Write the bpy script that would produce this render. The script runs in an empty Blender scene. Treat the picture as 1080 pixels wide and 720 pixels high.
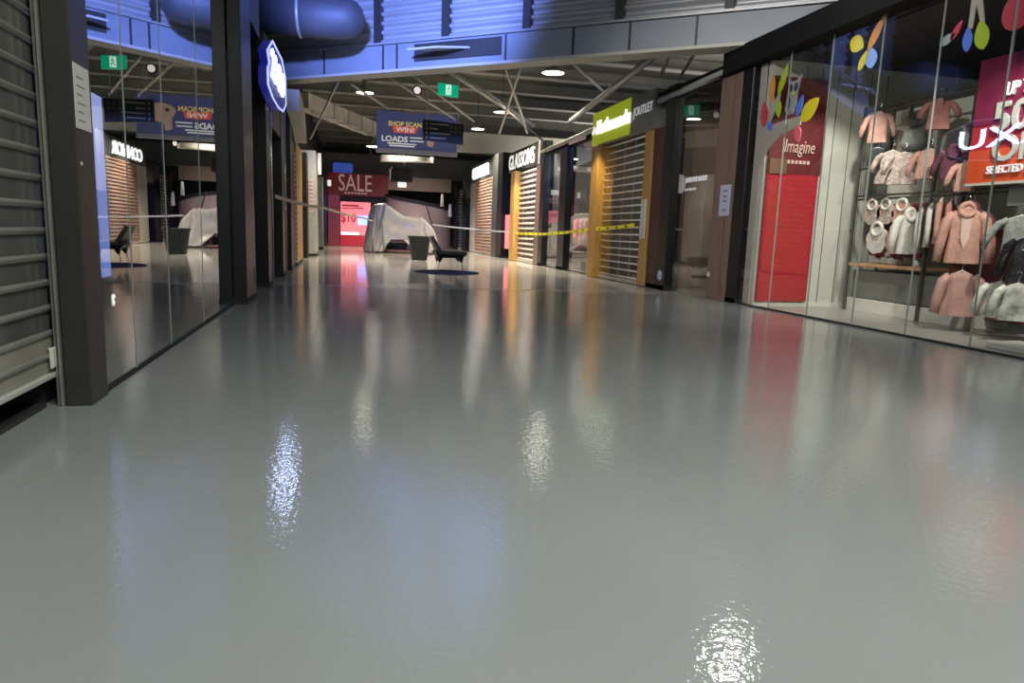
import bpy, math, random
from mathutils import Vector, Matrix
random.seed(7)
PI = math.pi
scene = bpy.context.scene
col = scene.collection

# ------------------------------------------------------------------ materials
def new_mat(name):
    m = bpy.data.materials.new(name); m.use_nodes = True
    nt = m.node_tree; nt.nodes.clear()
    out = nt.nodes.new('ShaderNodeOutputMaterial')
    return m, nt, out

def mat(name, c, rough=.5, metal=0.0, emit=None, es=0.0, noise=0.0, nscale=8.0, bump=0.0, bscale=60.0, stretch=None, spec=.5, coat=0.0):
    m, nt, out = new_mat(name)
    b = nt.nodes.new('ShaderNodeBsdfPrincipled')
    nt.links.new(b.outputs[0], out.inputs[0])
    b.inputs['Base Color'].default_value = (*c, 1)
    b.inputs['Roughness'].default_value = rough
    b.inputs['Metallic'].default_value = metal
    b.inputs['Specular IOR Level'].default_value = spec
    b.inputs['Coat Weight'].default_value = coat
    if emit:
        b.inputs['Emission Color'].default_value = (*emit, 1)
        b.inputs['Emission Strength'].default_value = es
    if noise or bump:
        tc = nt.nodes.new('ShaderNodeTexCoord'); mp = nt.nodes.new('ShaderNodeMapping')
        if stretch: mp.inputs['Scale'].default_value = stretch
        nt.links.new(tc.outputs['Object'], mp.inputs[0])
    if noise:
        n = nt.nodes.new('ShaderNodeTexNoise'); n.inputs['Scale'].default_value = nscale; n.inputs['Detail'].default_value = 5
        nt.links.new(mp.outputs[0], n.inputs['Vector'])
        r = nt.nodes.new('ShaderNodeValToRGB')
        r.color_ramp.elements[0].position = .3; r.color_ramp.elements[1].position = .7
        r.color_ramp.elements[0].color = (*[x * (1 - noise) for x in c], 1)
        r.color_ramp.elements[1].color = (*[min(1, x * (1 + noise)) for x in c], 1)
        nt.links.new(n.outputs['Fac'], r.inputs[0]); nt.links.new(r.outputs[0], b.inputs['Base Color'])
    if bump:
        n2 = nt.nodes.new('ShaderNodeTexNoise'); n2.inputs['Scale'].default_value = bscale; n2.inputs['Detail'].default_value = 3
        nt.links.new(mp.outputs[0], n2.inputs['Vector'])
        bp = nt.nodes.new('ShaderNodeBump'); bp.inputs['Strength'].default_value = bump; bp.inputs['Distance'].default_value = .02
        nt.links.new(n2.outputs['Fac'], bp.inputs['Height']); nt.links.new(bp.outputs[0], b.inputs['Normal'])
    return m

def glass_mat(name, f0=.06, tint=(.94, .955, .945), rough=.004, power=4.0):
    """Shop window pane: see-through, mirroring more the flatter one looks along it."""
    m, nt, out = new_mat(name)
    tr = nt.nodes.new('ShaderNodeBsdfTransparent'); tr.inputs[0].default_value = (*tint, 1)
    gl = nt.nodes.new('ShaderNodeBsdfGlossy'); gl.inputs['Roughness'].default_value = rough; gl.inputs[0].default_value = (.95, .97, .96, 1)
    lw = nt.nodes.new('ShaderNodeLayerWeight'); lw.inputs['Blend'].default_value = .5
    pw = nt.nodes.new('ShaderNodeMath'); pw.operation = 'POWER'; pw.inputs[1].default_value = power
    ma = nt.nodes.new('ShaderNodeMath'); ma.operation = 'MULTIPLY_ADD'; ma.inputs[1].default_value = 1 - f0; ma.inputs[2].default_value = f0
    geo = nt.nodes.new('ShaderNodeNewGeometry')
    inv = nt.nodes.new('ShaderNodeMath'); inv.operation = 'SUBTRACT'; inv.inputs[0].default_value = 1
    mu = nt.nodes.new('ShaderNodeMath'); mu.operation = 'MULTIPLY'
    mx = nt.nodes.new('ShaderNodeMixShader')
    nt.links.new(lw.outputs['Facing'], pw.inputs[0]); nt.links.new(pw.outputs[0], ma.inputs[0])
    nt.links.new(geo.outputs['Backfacing'], inv.inputs[1])
    nt.links.new(ma.outputs[0], mu.inputs[0]); nt.links.new(inv.outputs[0], mu.inputs[1])
    nt.links.new(mu.outputs[0], mx.inputs[0]); nt.links.new(tr.outputs[0], mx.inputs[1]); nt.links.new(gl.outputs[0], mx.inputs[2])
    nt.links.new(mx.outputs[0], out.inputs[0])
    return m

def tile_mat(name, c1, c2, grout, size, rough=.2):
    m, nt, out = new_mat(name)
    b = nt.nodes.new('ShaderNodeBsdfPrincipled'); nt.links.new(b.outputs[0], out.inputs[0])
    tc = nt.nodes.new('ShaderNodeTexCoord')
    br = nt.nodes.new('ShaderNodeTexBrick'); br.offset = 0; br.inputs['Scale'].default_value = 1
    br.inputs['Brick Width'].default_value = size; br.inputs['Row Height'].default_value = size; br.inputs['Mortar Size'].default_value = .012
    br.inputs['Color1'].default_value = (*c1, 1); br.inputs['Color2'].default_value = (*c2, 1); br.inputs['Mortar'].default_value = (*grout, 1)
    nt.links.new(tc.outputs['Object'], br.inputs[0]); nt.links.new(br.outputs['Color'], b.inputs['Base Color'])
    n = nt.nodes.new('ShaderNodeTexNoise'); n.inputs['Scale'].default_value = 1.3; n.inputs['Detail'].default_value = 4
    mr = nt.nodes.new('ShaderNodeMapRange'); mr.inputs['To Min'].default_value = rough * .6; mr.inputs['To Max'].default_value = rough * 1.5
    nt.links.new(tc.outputs['Object'], n.inputs['Vector']); nt.links.new(n.outputs['Fac'], mr.inputs['Value']); nt.links.new(mr.outputs[0], b.inputs['Roughness'])
    return m

def epoxy_mat(name):
    m, nt, out = new_mat(name)
    b = nt.nodes.new('ShaderNodeBsdfPrincipled'); nt.links.new(b.outputs[0], out.inputs[0])
    tc = nt.nodes.new('ShaderNodeTexCoord')
    n = nt.nodes.new('ShaderNodeTexNoise'); n.inputs['Scale'].default_value = .7; n.inputs['Detail'].default_value = 4
    r = nt.nodes.new('ShaderNodeValToRGB')
    r.color_ramp.elements[0].position = .3; r.color_ramp.elements[1].position = .72
    r.color_ramp.elements[0].color = (.295, .315, .295, 1); r.color_ramp.elements[1].color = (.335, .355, .335, 1)
    nt.links.new(tc.outputs['Object'], n.inputs['Vector']); nt.links.new(n.outputs['Fac'], r.inputs[0]); nt.links.new(r.outputs[0], b.inputs['Base Color'])
    mr = nt.nodes.new('ShaderNodeMapRange'); mr.inputs['To Min'].default_value = .05; mr.inputs['To Max'].default_value = .10
    nt.links.new(n.outputs['Fac'], mr.inputs['Value']); nt.links.new(mr.outputs[0], b.inputs['Roughness'])
    b.inputs['Specular IOR Level'].default_value = .6
    n2 = nt.nodes.new('ShaderNodeTexNoise'); n2.inputs['Scale'].default_value = 55; n2.inputs['Detail'].default_value = 2
    nt.links.new(tc.outputs['Object'], n2.inputs['Vector'])
    bp = nt.nodes.new('ShaderNodeBump'); bp.inputs['Strength'].default_value = .05; bp.inputs['Distance'].default_value = .02
    nt.links.new(n2.outputs['Fac'], bp.inputs['Height']); nt.links.new(bp.outputs[0], b.inputs['Normal'])
    return m

def wood_mat(name, c1, c2, scale=3.0, rough=.4):
    m, nt, out = new_mat(name)
    b = nt.nodes.new('ShaderNodeBsdfPrincipled'); nt.links.new(b.outputs[0], out.inputs[0]); b.inputs['Roughness'].default_value = rough
    tc = nt.nodes.new('ShaderNodeTexCoord'); mp = nt.nodes.new('ShaderNodeMapping'); mp.inputs['Scale'].default_value = (9, 9, .8)
    n = nt.nodes.new('ShaderNodeTexNoise'); n.inputs['Scale'].default_value = scale; n.inputs['Detail'].default_value = 6; n.inputs['Distortion'].default_value = .6
    r = nt.nodes.new('ShaderNodeValToRGB'); r.color_ramp.elements[0].position = .32; r.color_ramp.elements[1].position = .68
    r.color_ramp.elements[0].color = (*c1, 1); r.color_ramp.elements[1].color = (*c2, 1)
    nt.links.new(tc.outputs['Object'], mp.inputs[0]); nt.links.new(mp.outputs[0], n.inputs['Vector']); nt.links.new(n.outputs['Fac'], r.inputs[0]); nt.links.new(r.outputs[0], b.inputs['Base Color'])
    return m

M = dict(
    sign_grey=mat('sign_grey', (.15, .155, .14), .5, noise=.06),
    epoxy=epoxy_mat('grey_epoxy'), tiles=tile_mat('old_tiles', (.60, .58, .52), (.57, .55, .50), (.48, .46, .42), .6, .085),
    shopfloor=tile_mat('shop_floor', (.36, .35, .31), (.34, .33, .30), (.28, .27, .25), .9, .3),
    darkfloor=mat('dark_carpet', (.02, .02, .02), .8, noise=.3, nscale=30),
    glass=glass_mat('shop_glass', .05, power=3.2), glass_l=glass_mat('dark_shop_glass', .16, (.62, .66, .64), power=2.2),
    edge=mat('glass_edge', (.28, .31, .29), .25, spec=.8),
    black=mat('black_paint', (.008, .008, .009), .35, noise=.2, nscale=4), soft_black=mat('soft_black', (.015, .015, .015), .7),
    dark=mat('dark_grey_paint', (.035, .035, .033), .5, noise=.15, nscale=2), post=mat('bronze_post', (.05, .048, .042), .42, metal=.3, noise=.12, nscale=2),
    charcoal=mat('charcoal_panel', (.075, .078, .072), .5, noise=.1, nscale=2),
    alu=mat('aluminium', (.66, .65, .58), .4, metal=.25, noise=.1, nscale=6), alu_d=mat('dull_aluminium', (.33, .32, .28), .45, metal=.5, noise=.15, nscale=4),
    poly=mat('smoked_polycarbonate', (.11, .112, .098), .18, noise=.3, nscale=3, spec=.6), polylow=mat('pale_slat', (.3, .29, .24), .4, noise=.12, nscale=3),
    chrome=mat('chrome_strip', (.6, .6, .6), .2, metal=1),
    beam=mat('black_beam', (.008, .008, .008), .8, spec=.15), roof=mat('roof_deck', (.16, .16, .14), .7, noise=.2, nscale=1.5), purlin=mat('purlin_steel', (.30, .30, .27), .5, noise=.12, nscale=2),
    steel=mat('galvanised_steel', (.36, .36, .34), .4, metal=.3, noise=.12), fascia=mat('fascia_paint', (.24, .27, .31), .45, noise=.08, nscale=1.2),
    soffit=mat('soffit_strip', (.5, .48, .42), .5), corr=mat('corrugated_sheet', (.42, .43, .45), .38, metal=.35, noise=.06, nscale=2),
    duct=mat('duct_metal', (.07, .075, .09), .6, metal=.3, noise=.1, nscale=2), beige=mat('beige_duct', (.46, .44, .38), .5, noise=.12, nscale=3),
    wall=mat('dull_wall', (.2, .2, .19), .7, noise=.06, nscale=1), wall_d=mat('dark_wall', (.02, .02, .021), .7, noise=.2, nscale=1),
    white_wall=mat('white_board', (.60, .59, .52), .5, noise=.04, nscale=2), paper=mat('paper', (.66, .65, .58), .7, noise=.06, nscale=20),
    print_grey=mat('grey_print', (.25, .25, .23), .7),
    wood_y=wood_mat('honey_wood', (.43, .235, .055), (.60, .36, .10)), wood_b=wood_mat('brown_wood', (.14, .075, .045), (.20, .115, .075)),
    wood_p=wood_mat('pinkish_wood', (.185, .115, .095), (.235, .155, .125)), wood_s=wood_mat('shelf_wood', (.5, .28, .15), (.6, .36, .2)),
    maroon=mat('maroon_paint', (.085, .025, .022), .45, noise=.1), red=mat('red_blind', (.42, .017, .035), .42, noise=.07, nscale=6, stretch=(1, 1, 6)), red_d=mat('dark_red_board', (.13, .02, .022), .45, noise=.15, nscale=5),
    sale_red=mat('sale_red', (.12, .014, .018), .5, emit=(.3, .02, .03), es=.10, noise=.06), sale_text=mat('sale_text', (.55, .42, .38), .6, emit=(.6, .4, .36), es=.25),
    pink_lit=mat('lit_pink_poster', (.8, .2, .2), .5, emit=(1, .27, .29), es=.75), red_ink=mat('red_ink', (.5, .02, .03), .5, emit=(.5, .02, .04), es=.35), white_lit=mat('lit_white', (.9, .9, .88), .5, emit=(1, .96, .92), es=.9),
    lit=mat('letter_white', (.9, .9, .9), .4, emit=(.95, .97, 1), es=1.5), lit_soft=mat('letter_soft', (.85, .84, .8), .4, emit=(1, .97, .9), es=.7), grey_letter=mat('letter_grey', (.5, .5, .47), .6),
    neon=mat('sign_white', (.9, .92, 1), .3, emit=(.5, .6, 1), es=26.0), blue_panel=mat('blue_sign_face', (.02, .02, .12), .3, emit=(.02, .03, .5), es=.25), violet=mat('sign_outline', (.6, .62, 1), .3, emit=(.5, .56, 1), es=1.0),
    green_sign=mat('lime_panel', (.46, .56, .02), .5, emit=(.5, .62, .02), es=.28), exit_g=mat('exit_green', (.0, .42, .22), .4, emit=(0, .55, .28), es=.55), exit_w=mat('exit_white', (.9, .95, .9), .4, emit=(.9, 1, .9), es=.8),
    lilac=mat('lilac_lightbox', (.3, .33, .75), .3, emit=(.42, .43, .92), es=3.4), lilac_d=mat('blue_lightbox', (.12, .2, .6), .3, emit=(.24, .32, .9), es=2.6),
    banner=mat('banner_blue', (.055, .065, .17), .6, emit=(.06, .075, .2), es=.35, noise=.1, nscale=2), banner_l=mat('banner_rail', (.28, .3, .42), .5), win_red=mat('win_red', (.6, .08, .05), .5, emit=(.7, .1, .06), es=.35), skin=mat('hand_pink', (.6, .42, .36), .6, emit=(.6, .42, .36), es=.12),
    ltext=mat('print_white', (.75, .75, .76), .5, emit=(.8, .8, .85), es=.3), yel_text=mat('print_yellow', (.75, .6, .2), .5, emit=(.8, .65, .2), es=.3),
    lamp_on=mat('lamp_glow', (1, .95, .85), .3, emit=(1, .93, .8), es=16.0), lamp_dim=mat('lamp_dim', (.8, .78, .7), .4, emit=(1, .93, .8), es=1.0), lamp_shade=mat('lamp_shade', (.3, .3, .28), .35, metal=.4),
    brick=mat('roller_slat_warm', (.42, .30, .23), .45, noise=.15, nscale=5), slat=mat('shutter_slat', (.78, .74, .66), .4, metal=.1), 
    sheet=mat('drop_sheet', (.42, .395, .33), .32, noise=.1, nscale=4, bump=.3, bscale=7), cart=wood_mat('cart_wood', (.2, .09, .06), (.42, .22, .15)), bin=mat('bin_plastic', (.007, .008, .007), .45, noise=.15),
    vinyl=mat('chair_vinyl', (.022, .022, .024), .4, noise=.1), rug=mat('navy_mat', (.012, .018, .09), .95, noise=.3, nscale=6, spec=.05), leg_w=mat('pale_leg', (.55, .55, .52), .35, metal=.4),
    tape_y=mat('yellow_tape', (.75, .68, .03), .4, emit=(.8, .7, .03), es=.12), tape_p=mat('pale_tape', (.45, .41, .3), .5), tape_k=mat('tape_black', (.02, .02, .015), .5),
    bark=mat('tree_decal', (.52, .45, .40), .6, noise=.05, nscale=3), 
    lf_y=mat('leaf_yellow', (.78, .62, .02), .5, emit=(.8, .62, .02), es=.12), lf_o=mat('leaf_orange', (.72, .33, .07), .5, emit=(.72, .33, .07), es=.08), lf_g=mat('leaf_green', (.42, .55, .03), .5, emit=(.42, .55, .03), es=.06),  # faint glow put into these leaf colours, since little light reaches them
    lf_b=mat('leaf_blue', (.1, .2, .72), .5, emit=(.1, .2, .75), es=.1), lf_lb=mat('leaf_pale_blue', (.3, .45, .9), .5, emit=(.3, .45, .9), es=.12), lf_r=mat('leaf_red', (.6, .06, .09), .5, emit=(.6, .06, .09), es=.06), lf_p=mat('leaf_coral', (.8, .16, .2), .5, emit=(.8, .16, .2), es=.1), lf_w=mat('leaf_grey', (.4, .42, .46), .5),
    owl=mat('owl_grey', (.36, .37, .4), .6, noise=.15, nscale=30), owl_d=mat('owl_dark', (.05, .05, .09), .6),
    fab_pink=mat('pink_fleece', (.55, .30, .24), .85, noise=.16, nscale=14, bump=.5, bscale=70), fab_rose=mat('rose_cotton', (.48, .2, .18), .85, noise=.16, nscale=16, bump=.4, bscale=60), fab_white=mat('white_fleece', (.62, .60, .54), .85, noise=.1, nscale=12, bump=.5, bscale=60),
    fab_grey=mat('grey_knit', (.26, .27, .25), .85, noise=.25, nscale=14, bump=.5, bscale=60), fab_sat=mat('blush_satin', (.50, .28, .25), .3, noise=.14, nscale=8, bump=.4, bscale=12), fab_bw=mat('white_print_cotton', (.5, .5, .45), .6, noise=.6, nscale=11, bump=.3, bscale=30),
    fab_dark=mat('dark_cotton', (.03, .03, .035), .8, noise=.3, nscale=10), fab_floral=mat('floral_cotton', (.42, .33, .29), .85, noise=.45, nscale=32, bump=.3, bscale=50), fab_plum=mat('plum_cotton', (.12, .035, .06), .85, noise=.3, nscale=20),
    seq=mat('sequin_black', (.04, .04, .045), .18, metal=.8, noise=.9, nscale=60, bump=.8, bscale=80), hang=mat('hanger_plastic', (.62, .61, .56), .4), rail=mat('rack_metal', (.13, .135, .125), .35, metal=.6), greybox=mat('grey_plinth', (.17, .18, .155), .6, noise=.05, nscale=2), maroon_b=mat('maroon_board', (.17, .045, .042), .5, noise=.1),
    promo=mat('promo_red', (.42, .028, .03), .45, noise=.1, nscale=2), promo_t=mat('promo_magenta', (.2, .018, .06), .45), promo_o=mat('promo_orange', (.6, .08, .02), .45), kfloor=mat('shop_glow_wall', (.16, .12, .10), .6, noise=.2, nscale=2), kiosk_wall=mat('mauve_wall', (.36, .26, .24), .6, noise=.08, nscale=1.5), blue_sign=mat('notice_blue', (.52, .54, .70), .5, noise=.06), bench=mat('bench_grey', (.2, .2, .19), .5),
    sale_frame=mat('sale_frame', (.22, .035, .04), .45, emit=(.4, .06, .06), es=.15), bluelit=mat('blue_box', (.03, .05, .2), .5, emit=(.05, .1, .5), es=.5),
)

# ------------------------------------------------------------------ mesh builder
ORG = {}
class MB:
    def __init__(s): s.v = []; s.f = []; s.sm = []
    def add(s, vs, fs, smooth=False):
        o = len(s.v); s.v += [tuple(v) for v in vs]
        for f in fs: s.f.append([i + o for i in f]); s.sm.append(smooth)
        return s
    def box(s, x0, x1, y0, y1, z0, z1, b=0.0):
        if b <= 0:
            vs = [(x, y, z) for z in (z0, z1) for y in (y0, y1) for x in (x0, x1)]
            return s.add(vs, [(0, 2, 3, 1), (4, 5, 7, 6), (0, 1, 5, 4), (2, 6, 7, 3), (0, 4, 6, 2), (1, 3, 7, 5)])
        # chamfered vertical edges and rims
        def ring(z, d):
            return [(x0 + b + d, y0 + d, z), (x1 - b - d, y0 + d, z), (x1 - d, y0 + b + d, z), (x1 - d, y1 - b - d, z), (x1 - b - d, y1 - d, z), (x0 + b + d, y1 - d, z), (x0 + d, y1 - b - d, z), (x0 + d, y0 + b + d, z)]
        h = b * .7
        vs = ring(z0, h) + ring(z0 + h, 0) + ring(z1 - h, 0) + ring(z1, h)
        fs = [tuple(range(7, -1, -1)), tuple(range(24, 32))]
        for k in range(3):
            for i in range(8): fs.append((k * 8 + i, k * 8 + (i + 1) % 8, k * 8 + 8 + (i + 1) % 8, k * 8 + 8 + i))
        return s.add(vs, fs)
    def hexa(s, p):  # 8 corners, bottom 4 then top 4, counter-clockwise from above
        return s.add(p, [(3, 2, 1, 0), (4, 5, 6, 7), (0, 1, 5, 4), (1, 2, 6, 5), (2, 3, 7, 6), (3, 0, 4, 7)])
    def tube(s, pts, r, n=8, cap=True):
        pts = [Vector(p) for p in pts]; rs = r if isinstance(r, (list, tuple)) else [r] * len(pts)
        vs = []; prev = None
        for i, p in enumerate(pts):
            t = (pts[min(i + 1, len(pts) - 1)] - pts[max(i - 1, 0)]).normalized()
            if prev is None:
                a = Vector((0, 0, 1)) if abs(t.z) < .9 else Vector((1, 0, 0)); u = t.cross(a).normalized()
            else:
                u = (prev - t * prev.dot(t)).normalized()
            prev = u; w = t.cross(u)
            for k in range(n):
                an = 2 * PI * k / n; vs.append(p + (u * math.cos(an) + w * math.sin(an)) * rs[i])
        fs = []
        for i in range(len(pts) - 1):
            for k in range(n): fs.append((i * n + k, i * n + (k + 1) % n, (i + 1) * n + (k + 1) % n, (i + 1) * n + k))
        s.add(vs, fs, True)
        if cap:
            o = len(s.v) - len(vs)
            s.f.append([o + k for k in range(n - 1, -1, -1)]); s.sm.append(False)
            s.f.append([o + (len(pts) - 1) * n + k for k in range(n)]); s.sm.append(False)
        return s
    def bar(s, p, q, w, h):  # square section bar
        p, q = Vector(p), Vector(q); t = (q - p).normalized(); a = Vector((0, 0, 1)) if abs(t.z) < .95 else Vector((1, 0, 0))
        u = t.cross(a).normalized() * w / 2; v = u.cross(t).normalized() * h / 2
        vs = [c + du + dv for c in (p, q) for du, dv in ((-u, -v), (u, -v), (u, v), (-u, v))]
        return s.add(vs, [(0, 1, 2, 3), (7, 6, 5, 4), (0, 4, 5, 1), (1, 5, 6, 2), (2, 6, 7, 3), (3, 7, 4, 0)])
    def lathe(s, c, prof, n=20, sx=1.0, sy=1.0):
        vs = []; m = len(prof)
        for r, z in prof:
            for k in range(n):
                a = 2 * PI * k / n; vs.append((c[0] + r * sx * math.cos(a), c[1] + r * sy * math.sin(a), c[2] + z))
        fs = [(i * n + k, i * n + (k + 1) % n, (i + 1) * n + (k + 1) % n, (i + 1) * n + k) for i in range(m - 1) for k in range(n)]
        s.add(vs, fs, True); o = len(s.v) - len(vs)
        if prof[0][0] > 1e-4: s.f.append([o + k for k in range(n - 1, -1, -1)]); s.sm.append(False)
        if prof[-1][0] > 1e-4: s.f.append([o + (m - 1) * n + k for k in range(n)]); s.sm.append(False)
        return s
    def plate(s, pts, n, t):  # flat outline given in order, thickened by t along -n
        n = Vector(n); k = len(pts); a = [Vector(p) for p in pts]; b = [p - n * t for p in a]
        nn = Vector((0, 0, 0))
        for i in range(k): nn += a[i].cross(a[(i + 1) % k])
        if nn.dot(n) < 0: a.reverse(); b.reverse()
        fs = [tuple(range(k)), tuple(range(2 * k - 1, k - 1, -1))] + [(i, k + i, k + (i + 1) % k, (i + 1) % k) for i in range(k)]
        return s.add(a + b, fs)
    def grid(s, rows, close=False, smooth=True):
        n = len(rows[0]); vs = [p for r in rows for p in r]; fs = []
        for i in range(len(rows) - 1):
            for k in range(n if close else n - 1):
                fs.append((i * n + k, i * n + (k + 1) % n, (i + 1) * n + (k + 1) % n, (i + 1) * n + k))
        return s.add(vs, fs, smooth)
    def build(s, name, m, parent=None, loc=None, world=True, kind=None):
        me = bpy.data.meshes.new(name)
        if parent is not None: o = ORG[parent.name] if world else Vector((0, 0, 0))
        elif loc is not None: o = Vector(loc)
        else:
            xs, ys, zs = zip(*s.v); o = Vector(((min(xs) + max(xs)) / 2, (min(ys) + max(ys)) / 2, min(zs)))
        me.from_pydata([(v[0] - o.x, v[1] - o.y, v[2] - o.z) for v in s.v], [], s.f)
        me.polygons.foreach_set('use_smooth', s.sm); me.materials.append(m); me.update()
        ob = bpy.data.objects.new(name, me); col.objects.link(ob)
        if parent is not None: ob.parent = parent; ORG[ob.name] = o
        else: ob.location = o; ORG[ob.name] = o
        if kind: ob['kind'] = kind
        return ob

def tag(o, label, cat, group=None, kind=None):
    o['label'] = label; o['category'] = cat
    if group: o['group'] = group
    if kind: o['kind'] = kind
    return o
def thing(name, label, cat, loc=(0, 0, 0), group=None):
    o = bpy.data.objects.new(name, None); o.empty_display_size = .1; col.objects.link(o); o.location = loc
    ORG[o.name] = Vector(loc)
    return tag(o, label, cat, group)
def struct(name, mb, m): return mb.build(name, m, kind='structure')
def bx(*a, **k): return MB().box(*a, **k)
def copy_tree(root):
    r = root.copy(); col.objects.link(r)
    for ch in list(root.children):
        c = ch.copy(); col.objects.link(c); c.parent = r
        for g in list(ch.children):
            d = g.copy(); col.objects.link(d); d.parent = c
    return r

def text(name, s, m, parent, c, dirx, fit=None, h=.2, bold=0.0, shear=0.0, ext=.012, align='CENTER', lab=None):
    """Lettering as a mesh: centre c, reading direction dirx, upright; fit=(width, height)."""
    cu = bpy.data.curves.new('lettering', 'FONT'); cu.body = s; cu.extrude = ext; cu.offset = bold; cu.shear = shear; cu.resolution_u = 3
    cu.align_x = 'LEFT'
    to = bpy.data.objects.new('lettering', cu); col.objects.link(to)
    bpy.context.view_layer.update()
    me = bpy.data.meshes.new_from_object(to.evaluated_get(bpy.context.evaluated_depsgraph_get()))
    bpy.data.objects.remove(to); bpy.data.curves.remove(cu)
    xs = [v.co.x for v in me.vertices]; ys = [v.co.y for v in me.vertices]
    x0, x1, y0, y1 = min(xs), max(xs), min(ys), max(ys)
    if fit: sx, sy = fit[0] / (x1 - x0), fit[1] / (y1 - y0)
    else: sx = sy = h / (y1 - y0)
    dx = Vector(dirx).normalized(); up = Vector((0, 0, 1)); nz = dx.cross(up)
    o = ORG[parent.name]; c = Vector(c)
    for v in me.vertices:
        a = (v.co.x - (x0 + x1) / 2) * sx; b = (v.co.y - (y0 + y1) / 2) * sy
        v.co = c + dx * a + up * b + nz * v.co.z - o
    me.materials.clear(); me.materials.append(m); me.name = name
    ob = bpy.data.objects.new(name, me); col.objects.link(ob); ob.parent = parent; ORG[ob.name] = o
    if lab: ob['label'] = lab
    return ob
RX = (0, -1, 0)   # reading direction on a wall that faces the corridor from the right
LX = (0, 1, 0)    # ... from the left
FX = (1, 0, 0)    # facing the camera end

# ------------------------------------------------------------------ camera
cam = bpy.data.cameras.new('camera'); cam.sensor_width = 36; cam.lens = 722.48 / 1080 * 36; cam.clip_end = 200
co = bpy.data.objects.new('camera', cam); col.objects.link(co)
yaw, pitch, roll = .238873, -.157258, .0353939
f = Vector((math.sin(yaw) * math.cos(pitch), math.cos(yaw) * math.cos(pitch), math.sin(pitch)))
r = Vector((math.cos(yaw), -math.sin(yaw), 0)); u = r.cross(f)
r2 = r * math.cos(roll) + u * math.sin(roll); u2 = u * math.cos(roll) - r * math.sin(roll)
co.matrix_world = Matrix(((r2.x, u2.x, -f.x, 0), (r2.y, u2.y, -f.y, 0), (r2.z, u2.z, -f.z, .8), (0, 0, 0, 1)))
scene.camera = co

XL, XR = -1.10, 4.88      # planes of the shop fronts
# ------------------------------------------------------------------ floor
mb = MB(); mb.plate([(-1.3, -7, 0), (5.0, -7, 0), (5.0, 9.0, 0), (-1.3, 9.66, 0)], (0, 0, 1), .012)
struct('floor', mb, M['epoxy'])
struct('floor_tiled', bx(-9, 14, -7, 46, -.12, -.012), M['tiles'])
struct('floor_shop', bx(5.0, 9, -4, 8.2, -.012, .004), M['shopfloor'])
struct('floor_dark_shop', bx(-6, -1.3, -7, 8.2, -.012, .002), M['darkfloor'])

# ------------------------------------------------------------------ upper curved wall over the fascia
def yc(x): return 11.756 - .782 * x
def nrm(x):
    d = Vector((1, -.782, 0)).normalized(); return Vector((d.y, -d.x, 0))   # towards the camera
XS = [-1.3 + i * (7.4 / 48) for i in range(49)]
def cp(x, off, z):
    n = nrm(x); return (x + n.x * off, yc(x) + n.y * off, z)
mb = MB(); mb.grid([[cp(x, 0, 3.22) for x in XS], [cp(x, 0, 3.58) for x in XS], [cp(x, -.5, 3.58) for x in XS], [cp(x, -.32, 3.18) for x in XS]], smooth=False)
struct('trim_1', mb, M['fascia'])
mb = MB(); mb.grid([[cp(x, -.32, 3.18) for x in XS], [cp(x, .012, 3.18) for x in XS], [cp(x, .012, 3.22) for x in XS]], smooth=False)
struct('trim_2', mb, M['soffit'])
mb = MB(); mb.grid([[cp(x, .05, 3.58) for x in XS], [cp(x, .05, 3.61) for x in XS], [cp(x, -.05, 3.61) for x in XS], [cp(x, -.05, 3.58) for x in XS]], close=False, smooth=False)
struct('trim_3', mb, M['corr'])
mb = MB(); rows = []
z = 3.61; k = 0
while z < 6.55:
    ph = (k % 8) / 8; off = -.06 + .055 * max(-.8, min(.8, 1.7 * math.sin(2 * PI * ph)))
    rows.append([cp(x, off, z) for x in XS]); z += .135 / 8; k += 1
mb.grid(rows)
struct('wall_upper', mb, M['corr'])
joint_x = [.47, 1.42, 2.45, 3.5, 4.6, 5.4]
for i, x in enumerate(joint_x):
    mb = MB(); a = .045
    mb.hexa([cp(x - a, -.06, 3.58), cp(x - a, .03, 3.58), cp(x + a, .03, 3.58), cp(x + a, -.06, 3.58), cp(x - a, -.06, 6.6), cp(x - a, .03, 6.6), cp(x + a, .03, 6.6), cp(x + a, -.06, 6.6)][0:4] + [cp(x - a, -.06, 6.6), cp(x - a, .03, 6.6), cp(x + a, .03, 6.6), cp(x + a, -.06, 6.6)])
    struct('trim_%d' % (4 + i), mb, M['dark'])
mb = MB()
for x in (-.35, .55, .75, 2.2, 3.0, 3.62, 4.3):
    a = .012
    mb.hexa([cp(x - a, -.02, 3.225), cp(x - a, .006, 3.225), cp(x + a, .006, 3.225), cp(x + a, -.02, 3.225), cp(x - a, -.02, 3.575), cp(x - a, .006, 3.575), cp(x + a, .006, 3.575), cp(x + a, -.02, 3.575)])
struct('trim_10', mb, M['dark'])
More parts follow.
